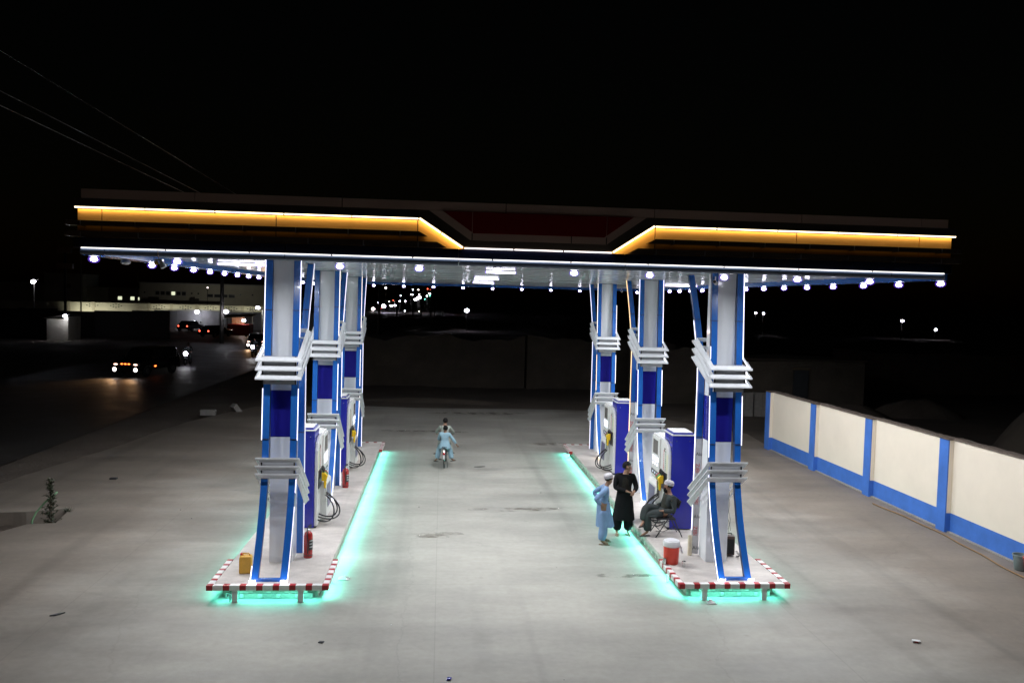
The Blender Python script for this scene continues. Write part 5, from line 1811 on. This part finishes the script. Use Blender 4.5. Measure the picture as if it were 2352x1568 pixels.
# rubble heap and earthen mound beyond the wall
def heap(name, label, cat, c, r, h, m, seed, n=28):
    vs, fs = [(0, 0, h)], []
    R = 9
    for i in range(1, R + 1):
        u = i / R
        for k in range(n):
            a = 2 * pi * k / n
            q = 1 + 0.10 * noise2(cos(a) * 2 + seed, sin(a) * 2, seed) + 0.05 * sin(7 * a + seed)
            zz = h * (1 - u ** 2.2) + 0.09 * h * noise2(cos(a) * 3 * u, sin(a) * 3 * u + seed, seed) * (1 - u)
            vs.append((r[0] * u * q * cos(a), r[1] * u * q * sin(a), zz - 0.12 * u))
    for k in range(n):
        fs.append((0, 1 + k, 1 + (k + 1) % n))
    for i in range(R - 1):
        for k in range(n):
            q = (k + 1) % n
            fs.append((1 + i * n + k, 1 + (i + 1) * n + k, 1 + (i + 1) * n + q, 1 + i * n + q))
    o = MB().add(vs, fs, m).build(name, None, smooth='all', loc=c)
    tag(o, label, cat)
    return o
heap('earth_mound', 'big rounded earth mound rising behind the boundary wall', 'mound', (24.6, 28.5, -0.1), (3.3, 4.0), 3.1, 'mud_wall', 3)
heap('rubble_heap', 'low heap of rubble in front of the mud house doorway', 'heap', (20.0, 38.8, -0.1), (2.3, 1.2), 0.8, 'dirt', 7)
heap('rubble_heap', 'second flat rubble heap at the corner of the mud house', 'heap', (24.6, 40.5, -0.1), (2.6, 1.4), 0.9, 'dirt', 11)
heap('rubble_heap', 'low ridge of spoil along the far edge of the forecourt', 'heap', (-1.0, 43.6, -0.12), (6.5, 0.9), 0.22, 'dirt', 13)
# blocks lying at the left edge of the forecourt
for (x, y, rz, lab) in ((-10.1, 36.95, 0.1, 'pale concrete block lying flat at the road side edge of the forecourt'), (-9.2, 38.0, 0.8, 'pale concrete block tipped on end at the road side edge of the forecourt')):
    o = MB().box((-0.32, -0.16, 0), (0.32, 0.16, 0.24), 'block').build('concrete_block', None, bevel=0.02, loc=(x, y, -0.02))
    o.rotation_euler = (0, 0.9 if rz > 0.5 else 0, rz)
    tag(o, lab, 'block')

# ---- road users
def car(name, label, loc, rz, m, kind='suv', head=None, tail=None, marker=False, L=4.6, Wd=1.82, H=1.75):
    """front faces local -Y"""
    t = thing(name, label, 'car', loc, rz)
    h2 = L / 2
    if kind == 'suv':
        prof = [(-h2, 0.42), (-h2, 0.92), (-h2 + 0.15, 1.02), (-h2 + 1.15, 1.10), (h2 - 0.05, 1.10), (h2, 0.9), (h2, 0.42)]
        cab = [(-h2 + 1.05, 1.10), (-h2 + 1.75, H), (h2 - 0.35, H), (h2 - 0.05, 1.10)]
    else:
        prof = [(-h2, 0.35), (-h2, 0.72), (-h2 + 0.2, 0.82), (-h2 + 1.3, 0.92), (h2 - 0.8, 0.95), (h2 - 0.05, 0.92), (h2, 0.75), (h2, 0.35)]
        cab = [(-h2 + 1.15, 0.92), (-h2 + 1.9, H), (h2 - 1.2, H), (h2 - 0.45, 0.94)]
    body = MB().prism(prof, 'x', -Wd / 2, Wd / 2, m).build('body', t, bevel=0.07, smooth=True)
    c = MB()
    ins = 0.16
    a = [(-Wd / 2 + 0.03, p[0], p[1]) if p[1] < 1.2 else (-Wd / 2 + ins, p[0], p[1]) for p in cab]
    b = [(Wd / 2 - 0.03, p[0], p[1]) if p[1] < 1.2 else (Wd / 2 - ins, p[0], p[1]) for p in cab]
    c.add(a + b, [(0, 1, 2, 3), (7, 6, 5, 4), (0, 4, 5, 1), (1, 5, 6, 2), (2, 6, 7, 3)], m)
    cabin = c.build('cabin', t, bevel=0.05, smooth=True)
    # glass panes just proud of the cabin sides
    z0, z1 = cab[0][1] + 0.07, H - 0.09
    def onside(y, z, s_):
        u = (z - cab[0][1]) / (H - cab[0][1])
        return (s_ * (Wd / 2 - 0.03 - (ins - 0.03) * u + 0.006), y, z)
    y0, y1, y2, y3 = cab[0][0], cab[1][0], cab[2][0], cab[3][0]
    ym = (y1 + y2) / 2
    for s_ in (-1, 1):
        for (ya, yb, yc, yd) in ((y0 + 0.22, ym - 0.04, ym - 0.04, y1 + 0.08), (ym + 0.04, y3 - 0.22, y2 - 0.1, ym + 0.04)):
            q = [onside(ya, z0, s_), onside(yb, z0, s_), onside(yc, z1, s_), onside(yd, z1, s_)]
            MB().add(q, [(0, 1, 2, 3)], 'glass_dark').build('side_window', cabin)
    for (pa, pb, off, nm) in ((cab[0], cab[1], -0.008, 'windscreen'), (cab[3], cab[2], 0.008, 'rear_window')):
        p0, p1 = (pa[0] + (pb[0] - pa[0]) * 0.12, pa[1] + (pb[1] - pa[1]) * 0.12), (pa[0] + (pb[0] - pa[0]) * 0.9, pa[1] + (pb[1] - pa[1]) * 0.9)
        q = [(-Wd / 2 + 0.12, p0[0] + off, p0[1]), (Wd / 2 - 0.12, p0[0] + off, p0[1]), (Wd / 2 - 0.22, p1[0] + off, p1[1]), (-Wd / 2 + 0.22, p1[0] + off, p1[1])]
        MB().add(q, [(0, 1, 2, 3)], 'glass_dark').build(nm, cabin)
    R = 0.36 if kind == 'suv' else 0.31
    for yy in (-h2 + 0.85, h2 - 0.9):
        for s_ in (-1, 1):
            w = MB().lathe([(R * 0.6, -0.11), (R * 0.95, -0.11), (R, -0.07), (R, 0.07), (R * 0.95, 0.11), (R * 0.6, 0.11)], 'tyre', 18, Matrix.Translation((s_ * (Wd / 2 - 0.07), yy, R)) @ Matrix.Rotation(pi / 2, 4, 'Y')).build('wheel', t, smooth=True)
            MB().lathe([(R * 0.58, -0.012), (R * 0.5, 0.012), (0.06, 0.02)], 'steel_grey', 14, Matrix.Translation((s_ * (Wd / 2 + 0.04), yy, R)) @ Matrix.Rotation(s_ * pi / 2, 4, 'Y')).build('rim', w)
    zb = 0.62 if kind == 'suv' else 0.55
    MB().box((-Wd / 2 + 0.05, -h2 - 0.06, 0.36), (Wd / 2 - 0.05, -h2 + 0.02, zb), m).build('front_bumper', t, bevel=0.03)
    MB().box((-Wd / 2 + 0.05, h2 - 0.02, 0.36), (Wd / 2 - 0.05, h2 + 0.06, zb), m).build('rear_bumper', t, bevel=0.03)
    MB().box((-0.42, -h2 - 0.025, zb + 0.06), (0.42, -h2 - 0.002, zb + 0.26), 'panel_dark').build('grille', t)
    for s_ in (-1, 1):
        MB().box((s_ * (Wd / 2 + 0.02), -h2 + 1.25, 1.12), (s_ * (Wd / 2 + 0.20), -h2 + 1.35, 1.28), m).build('mirror', t, bevel=0.02)
        hz = zb + 0.18
        hl = MB().ball((s_ * (Wd / 2 - 0.24), -h2 - 0.01, hz), 0.11, 'lamp_rose' if head else 'screen_grey', 12, 6, (1.3, 0.35, 0.5)).build('headlight', t, smooth='all')
        if head:
            MB().ball((s_ * (Wd / 2 - 0.20), -h2 - 0.07, zb - 0.14), 0.12, 'lamp_warm', 12, 8, (1, 0.4, 1)).build('fog_lamp', t, smooth='all')
            spot_light('lamp_light', (s_ * (Wd / 2 - 0.22), -h2 - 0.16, zb - 0.05), head, (1.0, 0.55, 0.25), (0.05, -1, -0.10), 75, 0.9, 0.1, t)
        MB().box((s_ * (Wd / 2 - 0.30) - 0.09, h2 - 0.004, zb + 0.14), (s_ * (Wd / 2 - 0.30) + 0.09, h2 + 0.02, zb + 0.30), 'lamp_red' if tail else 'reflector').build('tail_light', t)
    if marker:
        for k in (-1, 0, 1):
            MB().ball((k * 0.24, -h2 - 0.03, zb + 0.21), 0.075, 'lamp_orange', 10, 6, (1.1, 0.35, 0.55)).build('marker_lamp', t)
        MB().ball((Wd / 2 + 0.02, -h2 + 1.7, 0.62), 0.09, 'lamp_orange', 8, 5, (0.3, 1.4, 0.5)).build('marker_lamp', t)
        for z in (1.42, 1.28, 1.14):
            MB().ball((Wd / 2 + 0.02, h2 - 0.5, z), 0.04, 'paper', 8, 5).build('side_reflector', t)
    return t
car('off_road_car', 'black off road car with bright headlamps and orange grille lights on the road', (-18.85, 55.0, -0.04), radians(-14), 'car_black', head=150, marker=True)
car('far_car', 'dark car with red tail lights by the grey compound wall', (-34.6, 117.5, -0.08), radians(172), 'car_black', kind='saloon', tail=True, H=1.45)
car('far_car', 'dark saloon parked beside the red roadside booth', (-27.6, 104, -0.08), radians(160), 'car_black', kind='saloon', tail=True, H=1.42)
car('far_car', 'oncoming car with warm headlamps far down the road', (-18.2, 84.0, -0.04), radians(8), 'car_grey', kind='saloon', head=60, H=1.42)

def motorbike(label, loc, rz, power):
    t = thing('motorbike', label, 'motorbike', loc, rz)
    for y in (-0.62, 0.62):
        w = MB().ring((0, y, 0.30), 0.25, 0.05, 'tyre', 'x', 20, 7).build('wheel', t, smooth='all')
        MB().tube([(-0.05, y, 0.30), (0.05, y, 0.30)], 0.10, 'steel_grey', 10).build('hub', w)
    MB().prism([(-0.35, 0.35), (0.20, 0.32), (0.32, 0.62), (-0.30, 0.70)], 'x', -0.10, 0.10, 'black_metal').build('engine', t, bevel=0.03)
    MB().prism([(-0.36, 0.70), (0.02, 0.70), (0.0, 0.86), (-0.26, 0.90)], 'x', -0.12, 0.12, 'nozzle_red').build('tank', t, bevel=0.04)
    MB().prism([(0.02, 0.72), (0.66, 0.74), (0.70, 0.82), (0.02, 0.80)], 'x', -0.12, 0.12, 'black_fabric').build('seat', t, bevel=0.03)
    for s_ in (-1, 1):
        MB().tube([(s_ * 0.08, -0.62, 0.30), (s_ * 0.07, -0.42, 0.92)], 0.022, 'chrome', 7).build('fork', t)
    MB().tube([(-0.34, -0.30, 1.02), (-0.12, -0.40, 0.98), (0.12, -0.40, 0.98), (0.34, -0.30, 1.02)], 0.014, 'black_metal', 7).build('handlebar', t)
    MB().ball((0, -0.52, 0.86), 0.155, 'lamp_cool', 12, 8, (1, 0.5, 1)).build('headlight', t, smooth='all')
    MB().tube([(0, -0.49, 0.86), (0, -0.36, 0.86)], 0.12, 'black_metal', 10).build('headlight_shell', t)
    spot_light('lamp_light', (0, -0.62, 0.86), power, (0.95, 0.95, 0.85), (0.0, -1, -0.10), 60, 0.9, 0.08, t)
    return t
def rider(label, loc):
    person('person', label, loc,
           dict(hip=(0, 0.25, 0.88), spine=(0, 0.22, 1.03), chest=(0, 0.16, 1.22), neck=(0, 0.13, 1.37), head=(0, 0.10, 1.50),
                shR=(-0.18, 0.15, 1.30), elR=(-0.32, -0.02, 1.12), wrR=(-0.31, -0.24, 1.04), shL=(0.18, 0.15, 1.30), elL=(0.32, -0.02, 1.12), wrL=(0.31, -0.24, 1.04),
                hpR=(-0.10, 0.25, 0.84), knR=(-0.2, -0.08, 0.68), anR=(-0.19, 0.12, 0.34), toR=(-0.21, -0.03, 0.30),
                hpL=(0.10, 0.25, 0.84), knL=(0.2, -0.08, 0.68), anL=(0.19, 0.12, 0.34), toL=(0.21, -0.03, 0.30), hemc=(0, 0.30, 0.72), skx=0.9, sky=0.9),
           (0, -1, 0), 0.95, 'cloth_grey', 'cloth_grey', sandals='sandal_dark', skinm='skin_dark')
motorbike('motorbike with one white headlamp following the black off road car', (-18.6, 62.6, -0.04), 0.0, 18)
rider('motorcyclist in dark clothes following the black off road car', (-18.6, 62.6, -0.04))
motorbike('second motorbike with one white headlamp, nearer the oncoming far car', (-15.9, 72.0, -0.04), 0.0, 18)
rider('motorcyclist in dark clothes nearer the oncoming far car', (-15.9, 72.0, -0.04))

# ---- compound across the road
def wall_lamp(name, label, loc, power, r=0.22, group=None, arm=0.5, col=(0.9, 0.92, 1.0)):
    t = thing(name, label, 'lamp', loc, 0, group)
    MB().ball((0, 0, 0), r, 'lamp_cool', 10, 6, (1, 0.8, 0.7)).build('bulb', t, smooth='all')
    MB().tube([(0, 0.02, r * 0.7), (0, 0.1, r + 0.12), (0, arm, r + 0.15)], 0.03, 'pole_dark', 6).build('arm', t)
    if power:
        point_light('lamp_light', (0, -0.35, -0.2), power, col, 0.15, t)
    return t
# grey compound wall, seen between the parked vehicles
cw = thing('compound_wall', 'long grey rendered compound wall across the road', 'wall', (-31, 125, 0))
for i in range(7):
    x0 = -11 + i * 3.4
    MB().box((x0 + 0.01, 0, -0.2), (x0 + 3.39, 0.3, 2.55 + 0.02 * (i % 3)), 'render_grey').build('wall_panel', cw)
MB().box((-11.2, -0.06, 2.62), (13.2, 0.36, 2.72), 'render_grey').build('coping', cw)
wall_lamp('wall_lamp', 'bright lamp on the grey compound wall above the car with red tail lights', (-35.45, 123.6, 2.45), 60, 0.34)
wall_lamp('wall_lamp', 'lamp at the end of the grey compound wall beside the carport', (-25.73, 118.5, 3.35), 40, 0.3)
# lit inner wall with pierced diamond patterns
iw = thing('inner_wall', 'pale floodlit inner wall with pierced diamond openings', 'wall', (-48, 150, 0))
xs_ = [-30, -16.7, -12.6, -3.2, 0.6, 5.0, 9.2, 12.8, 16.2]
for a, b in zip(xs_[:-1], xs_[1:]):
    MB().box((a + 0.03, 0, -0.2), (b - 0.03, 0.4, 3.06), 'render_white').build('wall_panel', iw)
for a in xs_:
    MB().box((a - 0.25, -0.12, -0.2), (a + 0.25, 0.0, 3.14), 'render_pale').build('pier', iw)
for cx_ in (-12.8, -8.8, -1.5, 3.0, 7.3, 10.9, 14.6):
    for (dx, dz) in ((0, 0.28), (0.45, 0.18), (-0.45, 0.18), (0.9, 0), (-0.9, 0), (0.45, -0.18), (-0.45, -0.18), (0, -0.28)):
        MB().box((cx_ + dx - 0.12, -0.012, 2.55 + dz - 0.07), (cx_ + dx + 0.12, -0.002, 2.55 + dz + 0.07), 'window_dark').build('opening', iw)
for (x, p) in ((-14.5, 330), (-11.5, 330), (-8.0, 160), (-4.3, 40), (-0.6, 330), (3.2, 220), (7.4, 330), (11.8, 120), (14.6, 260)):
    t = thing('wall_washer', 'small floodlight washing the pale inner wall from its foot', 'lamp', (-48 + x, 147.3, 1.0), 0, 'floodlights of the inner wall')
    MB().ball((0, 0, 0), 0.12, 'lamp_warm', 8, 5).build('bulb', t)
    MB().box((-0.16, -0.10, -0.14), (0.16, -0.05, 0.14), 'pole_dark').build('shield', t)
    MB().tube([(0, -0.02, -1.3), (0, -0.02, 0)], 0.04, 'pole_dark', 6).build('post', t)
    spot_light('lamp_light', (0, 0.14, 0), p * 0.75, (1.0, 0.96, 0.72), (0, 1, 0.42), 120, 0.8, 0.1, t)
# warehouse behind, with window bands
wh = thing('warehouse', 'long two storey warehouse with window bands behind the inner wall', 'building', (-46, 172, 0))
MB().box((-14.6, 0, -0.2), (14.5, 14, 6.85), 'render_pale').build('wall', wh)
MB().box((-14.9, -0.3, 6.86), (14.8, 14.3, 7.05), 'render_grey').build('roof', wh)
for (x0, x1, z0, z1, n) in ((-11.6, -5.4, 4.5, 5.35, 6), (-1.5, 4.2, 4.3, 5.0, 4)):
    for k in range(n):
        w = (x1 - x0) / n
        lit = (n == 6 and k in (3,))
        f = MB().box((x0 + w * k + 0.08, -0.08, z0), (x0 + w * (k + 1) - 0.08, -0.01, z1), 'render_grey').build('window', wh)
        MB().box((x0 + w * k + 0.16, -0.095, z0 + 0.08), (x0 + w * (k + 1) - 0.16, -0.082, z1 - 0.08), 'window_lit' if lit else 'window_dark').build('pane', f)
for x in (-13.6, -4.4, -3.1, 5.2, 7.6):
    MB().box((x - 0.15, -0.06, 4.85), (x + 0.15, -0.01, 5.15), 'window_dark').build('vent', wh)
MB().box((-14.0, -1.4, 3.35), (2.0, -0.4, 3.6), 'pole_dark').build('lean_to_roof', wh)
for (x0, x1, h) in ((-12.5, -10.6, 0.55), (-4.2, -3.6, 0.7), (-3.4, -2.8, 0.4)):
    MB().box((x0, -1.2, 3.61), (x1, -0.6, 3.61 + h), 'pole_dark').build('roof_unit', wh)
t = thing('warehouse_lamp', 'faint yard floodlight on a pole in front of the warehouse', 'lamp', (-44, 160, 6.2))
MB().ball((0, 0, 0), 0.1, 'lamp_warm', 8, 5).build('bulb', t)
MB().tube([(0, 0.1, -6.3), (0, 0.1, 0.1)], 0.05, 'pole_dark', 6).build('post', t)
spot_light('lamp_light', (0, 0.2, 0), 320, (1.0, 0.97, 0.85), (0, 1, -0.12), 150, 0.9, 0.2, t)
# low buildings further left
def lowhouse(label, x, y, w, h, m, wins=(), dep=8):
    t = thing('flat_roof_house', label, 'house', (x, y, 0))
    MB().box((-w / 2, 0, -0.2), (w / 2, dep, h), m).build('wall', t)
    MB().box((-w / 2 - 0.15, -0.15, h + 0.002), (w / 2 + 0.15, dep + 0.15, h + 0.2), m).build('roof_edge', t)
    for (wx, wz, ww, hh, lit) in wins:
        f = MB().box((wx - ww / 2 - 0.06, -0.05, wz - 0.06), (wx + ww / 2 + 0.06, -0.01, wz + hh + 0.06), 'render_grey').build('window', t)
        MB().box((wx - ww / 2, -0.065, wz), (wx + ww / 2, -0.052, wz + hh), 'window_lit' if lit else 'window_dark').build('pane', f)
    return t
lowhouse('flat roofed house with three small lit windows behind the inner wall', -70, 178, 16, 5.6, 'render_pale', ((3.4, 3.3, 0.8, 0.7, True), (5.9, 3.3, 0.8, 0.7, True), (7.3, 3.3, 0.5, 0.6, True)))
lowhouse('block shaped house taller than its neighbours behind the inner wall', -77, 176, 7.5, 8.2, 'render_pale', ((1.0, 5.5, 0.9, 0.8, False),))
lowhouse('long low house at the far road side end of the compound', -92, 180, 24, 6.2, 'render_pale', ((-4, 3.2, 0.9, 0.7, False), (3, 3.2, 0.9, 0.7, False)))
# dark low wall and shop corner in front
dk = thing('dark_yard_wall', 'low unlit yard wall in front of the compound', 'wall', (-52, 97, 0))
for i in range(11):
    MB().box((-24 + i * 4.1, 0, -0.2), (-24 + i * 4.1 + 4.09, 0.3, 2.95 + 0.14 * sin(i * 2.1)), 'pole_dark').build('wall_panel', dk)
sh = thing('roadside_shop', 'small white walled roadside shop lit by its corner lamp', 'shop', (-39.9, 90, 0))
MB().box((-1.15, 0, -0.2), (0.55, 3, 2.15), 'render_white').build('wall', sh)
MB().box((0.56, -0.02, -0.2), (1.0, 3, 2.4), 'render_white').build('corner_pier', sh)
MB().add([(-1.4, -0.4, 2.16), (1.3, -0.4, 2.62), (1.3, 3.2, 2.62), (-1.4, 3.2, 2.16), (-1.4, -0.4, 2.22), (1.3, -0.4, 2.68), (1.3, 3.2, 2.68), (-1.4, 3.2, 2.22)],
         [(3, 2, 1, 0), (4, 5, 6, 7), (0, 1, 5, 4), (1, 2, 6, 5), (2, 3, 7, 6), (3, 0, 4, 7)], 'pole_dark').build('roof', sh)
wall_lamp('shop_lamp', 'bright corner lamp of the roadside shop', (-38.95, 89.4, 2.5), 16, 0.22)
# roadside booth with orange awning light
bo = thing('roadside_booth', 'red roadside booth with a warm lit awning', 'booth', (-25.9, 108, 0))
MB().box((-1.3, 0, -0.1), (1.5, 1.8, 1.35), 'booth_red').build('counter', bo)
for s_ in (-1.3, 1.5):
    MB().tube([(s_, 0, -0.1), (s_, 0, 2.5)], 0.04, 'pole_dark', 6).build('post', bo)
    MB().tube([(s_, 1.8, -0.1), (s_, 1.8, 2.6)], 0.04, 'pole_dark', 6).build('post', bo)
MB().add([(-1.7, -0.5, 2.15), (1.9, -0.5, 2.35), (1.9, 2.2, 2.65), (-1.7, 2.2, 2.5), (-1.7, -0.5, 2.2), (1.9, -0.5, 2.4), (1.9, 2.2, 2.7), (-1.7, 2.2, 2.55)],
         [(3, 2, 1, 0), (4, 5, 6, 7), (0, 1, 5, 4), (1, 2, 6, 5), (2, 3, 7, 6), (3, 0, 4, 7)], 'tarp').build('awning', bo)
MB().box((-1.2, 1.85, 1.36), (0.4, 1.9, 2.3), 'tarp').build('back_cloth', bo)
wall_lamp('booth_lamp', 'warm lamp hanging under the booth awning', (-25.3, 108.6, 1.85), 26, 0.24, col=(1.0, 0.5, 0.2))
# carport with small lamps right of the booth
cpt = thing('carport', 'thin framed carport with two small lamps at the end of the compound wall', 'shelter', (-22.6, 116, 0))
for x in (-3.3, -2.0, 1.6):
    MB().tube([(x, 0, -0.1), (x, 0, 3.1)], 0.06, 'render_white', 6).build('post', cpt)
MB().box((-3.6, -0.4, 3.1), (2.4, 3.2, 3.2), 'steel_grey').build('roof', cpt)
MB().ball((-1.2, -0.2, 3.0), 0.14, 'lamp_cool', 8, 5).build('lamp', cpt)
MB().ball((1.3, -0.2, 3.02), 0.12, 'lamp_cool', 8, 5).build('lamp', cpt)
point_light('lamp_light', (-1.2, -0.5, 2.8), 50, (0.95, 0.97, 1.0), 0.15, cpt)
# utility poles
def pole(label, x, y, h, r, m='pole_dark', arms=True):
    t = thing('utility_pole', label, 'pole', (x, y, -0.1))
    MB().tube([(0, 0, 0), (0, 0, h)], [r, r * 0.7], m, 8).build('shaft', t, smooth=True)
    if arms:
        for z in (h - 0.4, h - 1.1):
            MB().box((-0.9, -0.06, z), (0.9, 0.06, z + 0.10), m).build('crossarm', t)
            for k in (-0.8, 0.0, 0.8):
                MB().lathe([(0.05, 0), (0.06, 0.08), (0.03, 0.14)], 'cooler_white', 8, c=(k, 0, z + 0.10)).build('insulator', t)
    return t
pole('thick dark utility pole standing by the saloon and the red booth', -23.25, 90, 11.5, 0.24)
wall_lamp('pole_lamp', 'lamp fixed halfway up the thick dark utility pole', (-22.7, 89.5, 3.35), 30, 0.26, arm=0.3)
pole('dark utility pole against the town lights', -8.95, 120, 11, 0.26)
pole('thin grey steel mast behind the inner wall', -41.8, 100, 9.6, 0.10, 'pole_grey', arms=False)
pole('thin short antenna mast on the compound house', -62.5, 176, 8.6, 0.07, 'pole_grey', arms=False)
t = thing('roadside_billboard', 'unlit boxy billboard standing left of the canopy end', 'sign', (-43.6, 100, -0.1))
MB().box((-0.12, 0, 0), (0.12, 0.2, 9.9), 'pole_dark').build('post', t)
MB().box((-0.85, -0.1, 9.55), (0.7, 0.3, 10.15), 'steel_grey').build('panel', t)
MB().box((-0.85, -0.1, 7.75), (0.9, 0.3, 8.35), 'steel_grey').build('panel', t)
# street lamps: one mesh set, copied
SLP = MB().tube([(0, 0, -5.2), (0, 0, 0.1), (0.5, 0, 0.25)], 0.07, 'pole_dark', 6).mesh('post')
def street_lamp(label, x, y, z, r, m='lamp_cool', group=None, power=0, h=None):
    t = thing('street_lamp', label, 'lamp', (x, y, z), 0, group)
    o = put('post', SLP, t, loc=(0, 0.25, 0))
    o.scale.z = (z + 0.1) / 5.2 if z > 0.3 else 0.05
    MB().ball((0, 0, 0), r, m, 8, 5, (1, 1, 0.8)).build('lantern', t)
    if power:
        point_light('lamp_light', (0, -0.4, -0.3), power, (0.85, 0.9, 1.0), 0.15, t)
street_lamp('tall street lamp standing alone above the long low house', -51.8, 110, 6.1, 0.30, power=60)
street_lamp('lone white lamp in the dark field behind the mud wall', 4.2, 140, 3.4, 0.38)
street_lamp('one of a close pair of small lamps beyond the mud house', 58.4, 150, 4.15, 0.20, group='pair of field lamps')
street_lamp('one of a close pair of small lamps beyond the mud house', 59.9, 150, 4.1, 0.22, group='pair of field lamps')
street_lamp('single white lamp high beyond the far mud house', 87.1, 150, 3.35, 0.28)
street_lamp('single white lamp lower down toward the earth mound', 93.8, 150, 1.85, 0.26)
TL = [  # town lights: (px, py) turned into points 260-330 m away, size, colour
    (-24.6, 300, 0.9, 1.1, 'lamp_warm'), (-22.6, 300, 3.2, 0.7, 'lamp_cool'), (-20.2, 290, 2.1, 1.2, 'lamp_cool'), (-18.2, 300, 2.2, 0.62, 'lamp_cool'), (-16.9, 300, 2.3, 0.66, 'lamp_cool'),
    (-20.9, 310, 8.6, 0.5, 'lamp_cool'), (-16.6, 300, 1.8, 0.25, 'lamp_warm'), (-15.2, 300, 3.9, 0.42, 'lamp_cool'), (-13.2, 300, 4.0, 0.35, 'lamp_cool'), (-15.0, 300, 5.9, 0.34, 'lamp_cool'),
    (-11.2, 300, 6.4, 0.34, 'lamp_cool'), (-10.5, 300, 6.4, 0.40, 'lamp_cool'), (-10.6, 300, 8.2, 0.36, 'lamp_cool'), (-8.6, 300, 8.2, 0.36, 'lamp_warm'), (-8.2, 300, 6.6, 0.30, 'lamp_warm'),
    (-9.6, 300, 4.7, 0.9, 'lamp_cool'), (-8.7, 300, 5.2, 0.9, 'lamp_cool'), (-7.9, 300, 5.5, 0.8, 'lamp_cool'), (-6.2, 300, 4.9, 0.34, 'lamp_green'), (-5.5, 300, 6.0, 0.38, 'lamp_cool'),
    (-4.4, 300, 6.2, 0.55, 'lamp_green'), (-4.5, 300, 6.9, 0.5, 'lamp_cool'), (-4.2, 300, 8.4, 0.5, 'lamp_red'), (-5.3, 300, 8.6, 0.4, 'lamp_red'), (-17.5, 300, 4.2, 0.30, 'lamp_red'), (-18.9, 300, 3.7, 0.26, 'lamp_warm'), (-17.0, 300, 3.5, 0.24, 'lamp_warm'), (-21.8, 300, 1.2, 0.3, 'lamp_red'),
    (-12.4, 280, -0.2 + 1.0, 0.30, 'lamp_cool'), (-7.6, 280, 0.8, 0.26, 'lamp_warm')]
for (x, y, z, r, m) in TL:
    r = r * 0.6
    street_lamp({'lamp_cool': 'white town light far down the road', 'lamp_warm': 'warm town light far down the road', 'lamp_red': 'red town light far down the road', 'lamp_green': 'green town light far down the road'}[m], x, y, z, r, m, {'lamp_cool': 'white town lights', 'lamp_warm': 'warm town lights', 'lamp_red': 'red town lights', 'lamp_green': 'green town lights'}[m])
# trees along the far road
def far_tree(x, y, h, w, label, seed):
    rnd = random.Random(seed)
    t = thing('tree', label, 'tree', (x, y, -0.1), 0)
    MB().tube([(0, 0, 0), (0.1, 0, h * 0.5), (0, 0, h * 0.96)], [0.22, 0.15, 0.03], 'pole_dark', 6).build('trunk', t)
    c = MB()
    for k in range(700):
        u = rnd.random()
        z = h * (0.22 + 0.78 * u)
        rr_ = w * (sin(pi * min(1, 0.12 + u * 0.9)) ** 0.7) * rnd.random() ** 0.5
        a = rnd.uniform(0, 2 * pi)
        p = Vector((rr_ * cos(a), rr_ * sin(a), z))
        d = Vector((rnd.gauss(0, 1), rnd.gauss(0, 1), rnd.gauss(0, 1))).normalized()
        e = d.orthogonal().normalized()
        L = rnd.uniform(0.15, 0.4)
        c.add([p - e * L * 0.4, p + e * L * 0.4, p + d * L], [(0, 1, 2)], 'foliage_far')
    c.build('crown', t)
for k, (x, y, h, w) in enumerate(((-12.4, 230, 9.5, 1.3), (-8.2, 235, 11, 1.1), (-6.0, 240, 12, 0.5), (-3.2, 240, 12, 0.35), (-2.1, 242, 12, 0.5), (0.2, 245, 10, 1.2))):
    far_tree(x, y, h, w, ['broad dark tree beside the dark utility pole, town lights behind', 'full dark tree between the broad tree and the thin trees', 'slender dark tree right of the full tree', 'very thin dark tree before the green town lights', 'thin dark tree behind the very thin one', 'low bushy dark tree at the end of the tree row'][k], k)
# sagging power lines from a pole off the frame to the dark pole row
def wire(a, b, sag, label):
    a, b = Vector(a), Vector(b)
    pts = []
    for k in range(40):
        u = k / 39
        p = a.lerp(b, u)
        p.z -= sag * 4 * u * (1 - u)
        pts.append(p)
    o = MB().tube(pts, 0.013, 'wire_steel', 5).build('power_line', None, smooth='all')
    tag(o, label, 'cable')
wire((-11.6, 9.8, 11.82), (-14.5, 85, 11.56), 0.0, 'highest thin power line sloping toward the canopy roof')
wire((-11.45, 10.0, 10.66), (-14.8, 75, 10.84), 0.0, 'middle thin power line, close above the lowest one')
wire((-11.0, 10.0, 10.06), (-16.65, 75, 11.30), 0.0, 'lowest of the thin power lines above the canopy end')
